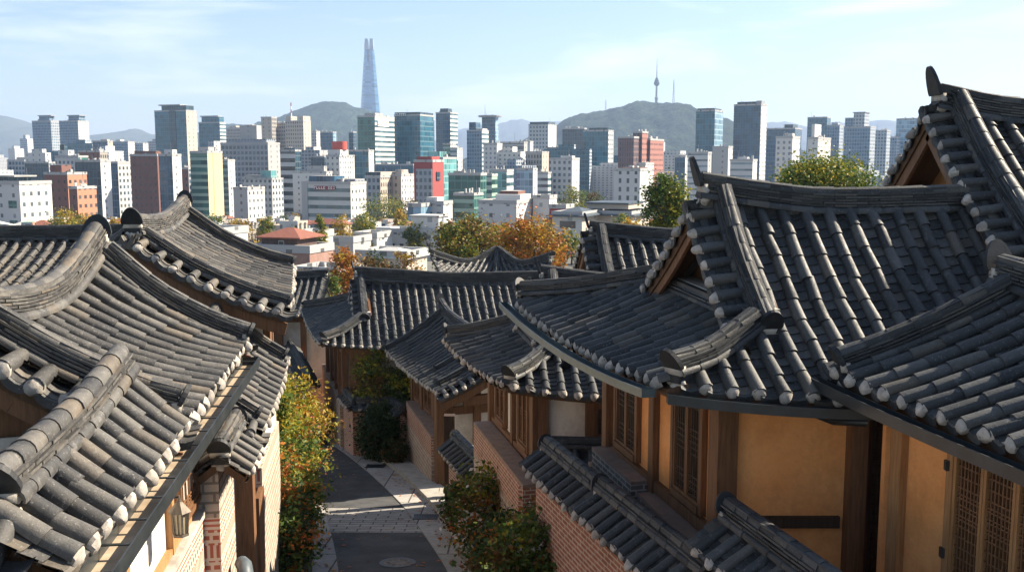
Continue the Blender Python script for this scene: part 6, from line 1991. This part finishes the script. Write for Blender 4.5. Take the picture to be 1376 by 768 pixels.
# ------------------------------------------------------------------ trees between the roofs and the city
def far_tree(px, pyb, Y, wpx, hpx, mats, label, seed, size=.32, ncl=60, per=42):
    hid = seed in (401, 402, 412, 403, 404, 413, 414, 426)
    b = PY(px, pyb, Y)
    b.z = gz(Y)
    tp = PY(px, pyb - hpx, Y).z
    r = wpx / 2 / F_ * Y
    full = max(1.5, tp - b.z)
    vis = hpx / F_ * Y
    cr0 = max(.1, 1 - vis / full * 1.1)
    if not hid: cr0 = min(.3, cr0)
    return plant('autumn_tree' if mats[0][0] != 'leaf_green' else 'green_tree', b, full, r * .86, label, 'tree', mats, seed, size, ncl, per, max(.08, full * .018), cr0, 7)
far_tree(895, 310, 62, 62, 74, [('leaf_green', .62), ('leaf_lime', .38)], 'round green-yellow tree left of the large gable', 401, .17, 130, 60)
far_tree(1112, 262, 55, 118, 46, [('leaf_green', .62), ('leaf_lime', .38)], 'broad dense green tree above the main ridge at right', 402, .15, 190, 65)
far_tree(1075, 262, 58, 60, 38, [('leaf_green', .8), ('leaf_lime', .2)], 'smaller green tree at the left of the broad dense one', 412, .15, 90, 60)
far_tree(712, 362, 82, 100, 66, [('leaf_orange', .5), ('leaf_yellow', .3), ('leaf_rust', .2)], 'big orange autumn tree behind the upswept roof', 403, .21, 150, 60)
far_tree(630, 362, 85, 90, 70, [('leaf_lime', .35), ('leaf_rust', .4), ('leaf_green', .25)], 'olive and russet tree left of the big orange one', 404, .21, 150, 60)
far_tree(601, 362, 90, 40, 62, [('leaf_green', .6), ('leaf_rust', .4)], 'dark olive tree at the left edge of the russet one', 413, .21, 70, 60)
far_tree(672, 345, 88, 44, 44, [('leaf_yellow', .6), ('leaf_lime', .4)], 'yellow topped tree between russet and orange crowns', 414, .2, 60, 55)
far_tree(462, 392, 92, 50, 58, [('leaf_orange', .7), ('leaf_yellow', .3)], 'orange tree before the left end of the long ridge', 405, .2, 90, 60)
far_tree(430, 345, 160, 20, 56, [('leaf_lime', .7), ('leaf_green', .3)], 'tall narrow yellow-green tree beside the white narrow house', 406, .3, 55, 50)
far_tree(461, 330, 190, 26, 38, [('leaf_yellow', .8), ('leaf_lime', .2)], 'golden tree left of the white flat-roofed house', 407, .34, 50, 50)
far_tree(490, 322, 230, 36, 36, [('leaf_lime', .75), ('leaf_green', .25)], 'wide green-gold tree before the banded white office', 408, .4, 60, 50)
far_tree(537, 315, 280, 18, 34, [('leaf_yellow', 1.0)], 'slim golden tree right of the green-gold one', 409, .45, 36, 50)
far_tree(517, 300, 390, 60, 36, [('leaf_green', .45), ('leaf_lime', .55)], 'green park tree at the foot of the beige office', 410, .6, 70, 50)
far_tree(550, 300, 400, 40, 32, [('leaf_dark', .6), ('leaf_rust', .4)], 'dark tree under the red building', 415, .6, 50, 50)
far_tree(770, 290, 330, 46, 40, [('leaf_lime', .5), ('leaf_green', .5)], 'yellow-green tree behind the red shed', 411, .5, 70, 50)
far_tree(796, 290, 335, 34, 34, [('leaf_green', .6), ('leaf_rust', .4)], 'olive tree left of the punched-window office', 416, .5, 60, 50)
far_tree(505, 358, 88, 56, 24, [('leaf_rust', .8), ('leaf_dark', .2)], 'rusty low tree just above the long tiled ridge', 417, .2, 70, 55)
far_tree(545, 358, 92, 44, 26, [('leaf_rust', .7), ('leaf_yellow', .3)], 'brown thin-leaved tree right of the rusty low one', 418, .2, 60, 50)
far_tree(410, 385, 80, 40, 20, [('leaf_rust', .7), ('leaf_dark', .3)], 'brown bush below the stained concrete block', 419, .2, 50, 50)
far_tree(445, 388, 76, 24, 30, [('leaf_lime', .6), ('leaf_green', .4)], 'pale green sapling before the concrete block', 420, .18, 40, 50)
far_tree(88, 300, 230, 46, 18, [('leaf_lime', .6), ('leaf_yellow', .4)], 'golden tree top over the left tiled ridge', 421, .4, 50, 50)
far_tree(120, 300, 235, 40, 15, [('leaf_yellow', .6), ('leaf_green', .4)], 'yellow hedge-like tree right of the golden top', 422, .4, 50, 50)
far_tree(288, 312, 210, 34, 22, [('leaf_lime', .7), ('leaf_green', .3)], 'yellow-green tree behind the left gable ridge', 423, .36, 50, 50)
far_tree(322, 312, 215, 40, 18, [('leaf_yellow', .6), ('leaf_rust', .4)], 'golden tree right of the yellow-green one', 424, .36, 50, 50)
far_tree(358, 306, 240, 20, 16, [('leaf_lime', .6), ('leaf_green', .4)], 'small tree behind the rust-red roof', 425, .36, 36, 45)
far_tree(742, 362, 85, 40, 34, [('leaf_orange', .4), ('leaf_rust', .6)], 'russet shrub-like tree right of the big orange one', 426, .2, 60, 55)
far_tree(835, 300, 200, 26, 16, [('leaf_lime', .6), ('leaf_green', .4)], 'little yellow-green tree before the villa wing', 427, .34, 40, 45)

# trees scattered among the low houses: a few kinds, each copied
kinds = [plant('autumn_tree', Vector((0, 0, 0)), 6.5, 2.6, 'bushy yellow-green tree among the low white houses', 'tree', [('leaf_lime', .7), ('leaf_green', .3)], 451, .5, 45, 45, .14, .12, 5, group='yellow-green trees among the low houses'),
         plant('autumn_tree', Vector((0, 0, 0)), 7.5, 2.0, 'slim golden tree among the low white houses', 'tree', [('leaf_yellow', .8), ('leaf_lime', .2)], 452, .5, 40, 45, .14, .12, 5, group='golden trees among the low houses'),
         plant('green_tree', Vector((0, 0, 0)), 6, 3.2, 'wide dark green tree among the low white houses', 'tree', [('leaf_green', .7), ('leaf_dark', .3)], 453, .5, 50, 45, .14, .12, 5, group='green trees among the low houses')]
first = [True] * 3
for i in range(120):
    k = i % 3
    Y = rnd.uniform(190, 600)
    X = rnd.uniform(-.50, .30) * Y
    o = kinds[k] if first[k] else copy_tree(kinds[k])
    first[k] = False
    o.location = (X, Y, gz(Y))
    o.rotation_euler = (0, 0, rnd.uniform(0, 6.28))
    sc = rnd.uniform(.7, 1.15)
    o.scale = (sc, sc, sc)

# ------------------------------------------------------------------ haze: even air round the whole scene, below the sky
m = MB()
m.box(Vector((0, 5700, 300)), 9000, 6300, 310)
for q in m.v: q.z = -12 if q.z < 0 else 620
M_h = bpy.data.materials.new('air')
M_h.use_nodes = True
hn = M_h.node_tree.nodes
hn.clear()
ho = hn.new("ShaderNodeOutputMaterial")
hv = hn.new("ShaderNodeVolumePrincipled")
hv.inputs['Color'].default_value = (.50, .67, 1.0, 1)
hv.inputs['Density'].default_value = HAZE
hv.inputs['Anisotropy'].default_value = .1
M_h.node_tree.links.new(hv.outputs[0], ho.inputs['Volume'])
tag(m.build('haze', M_h), kind='stuff')
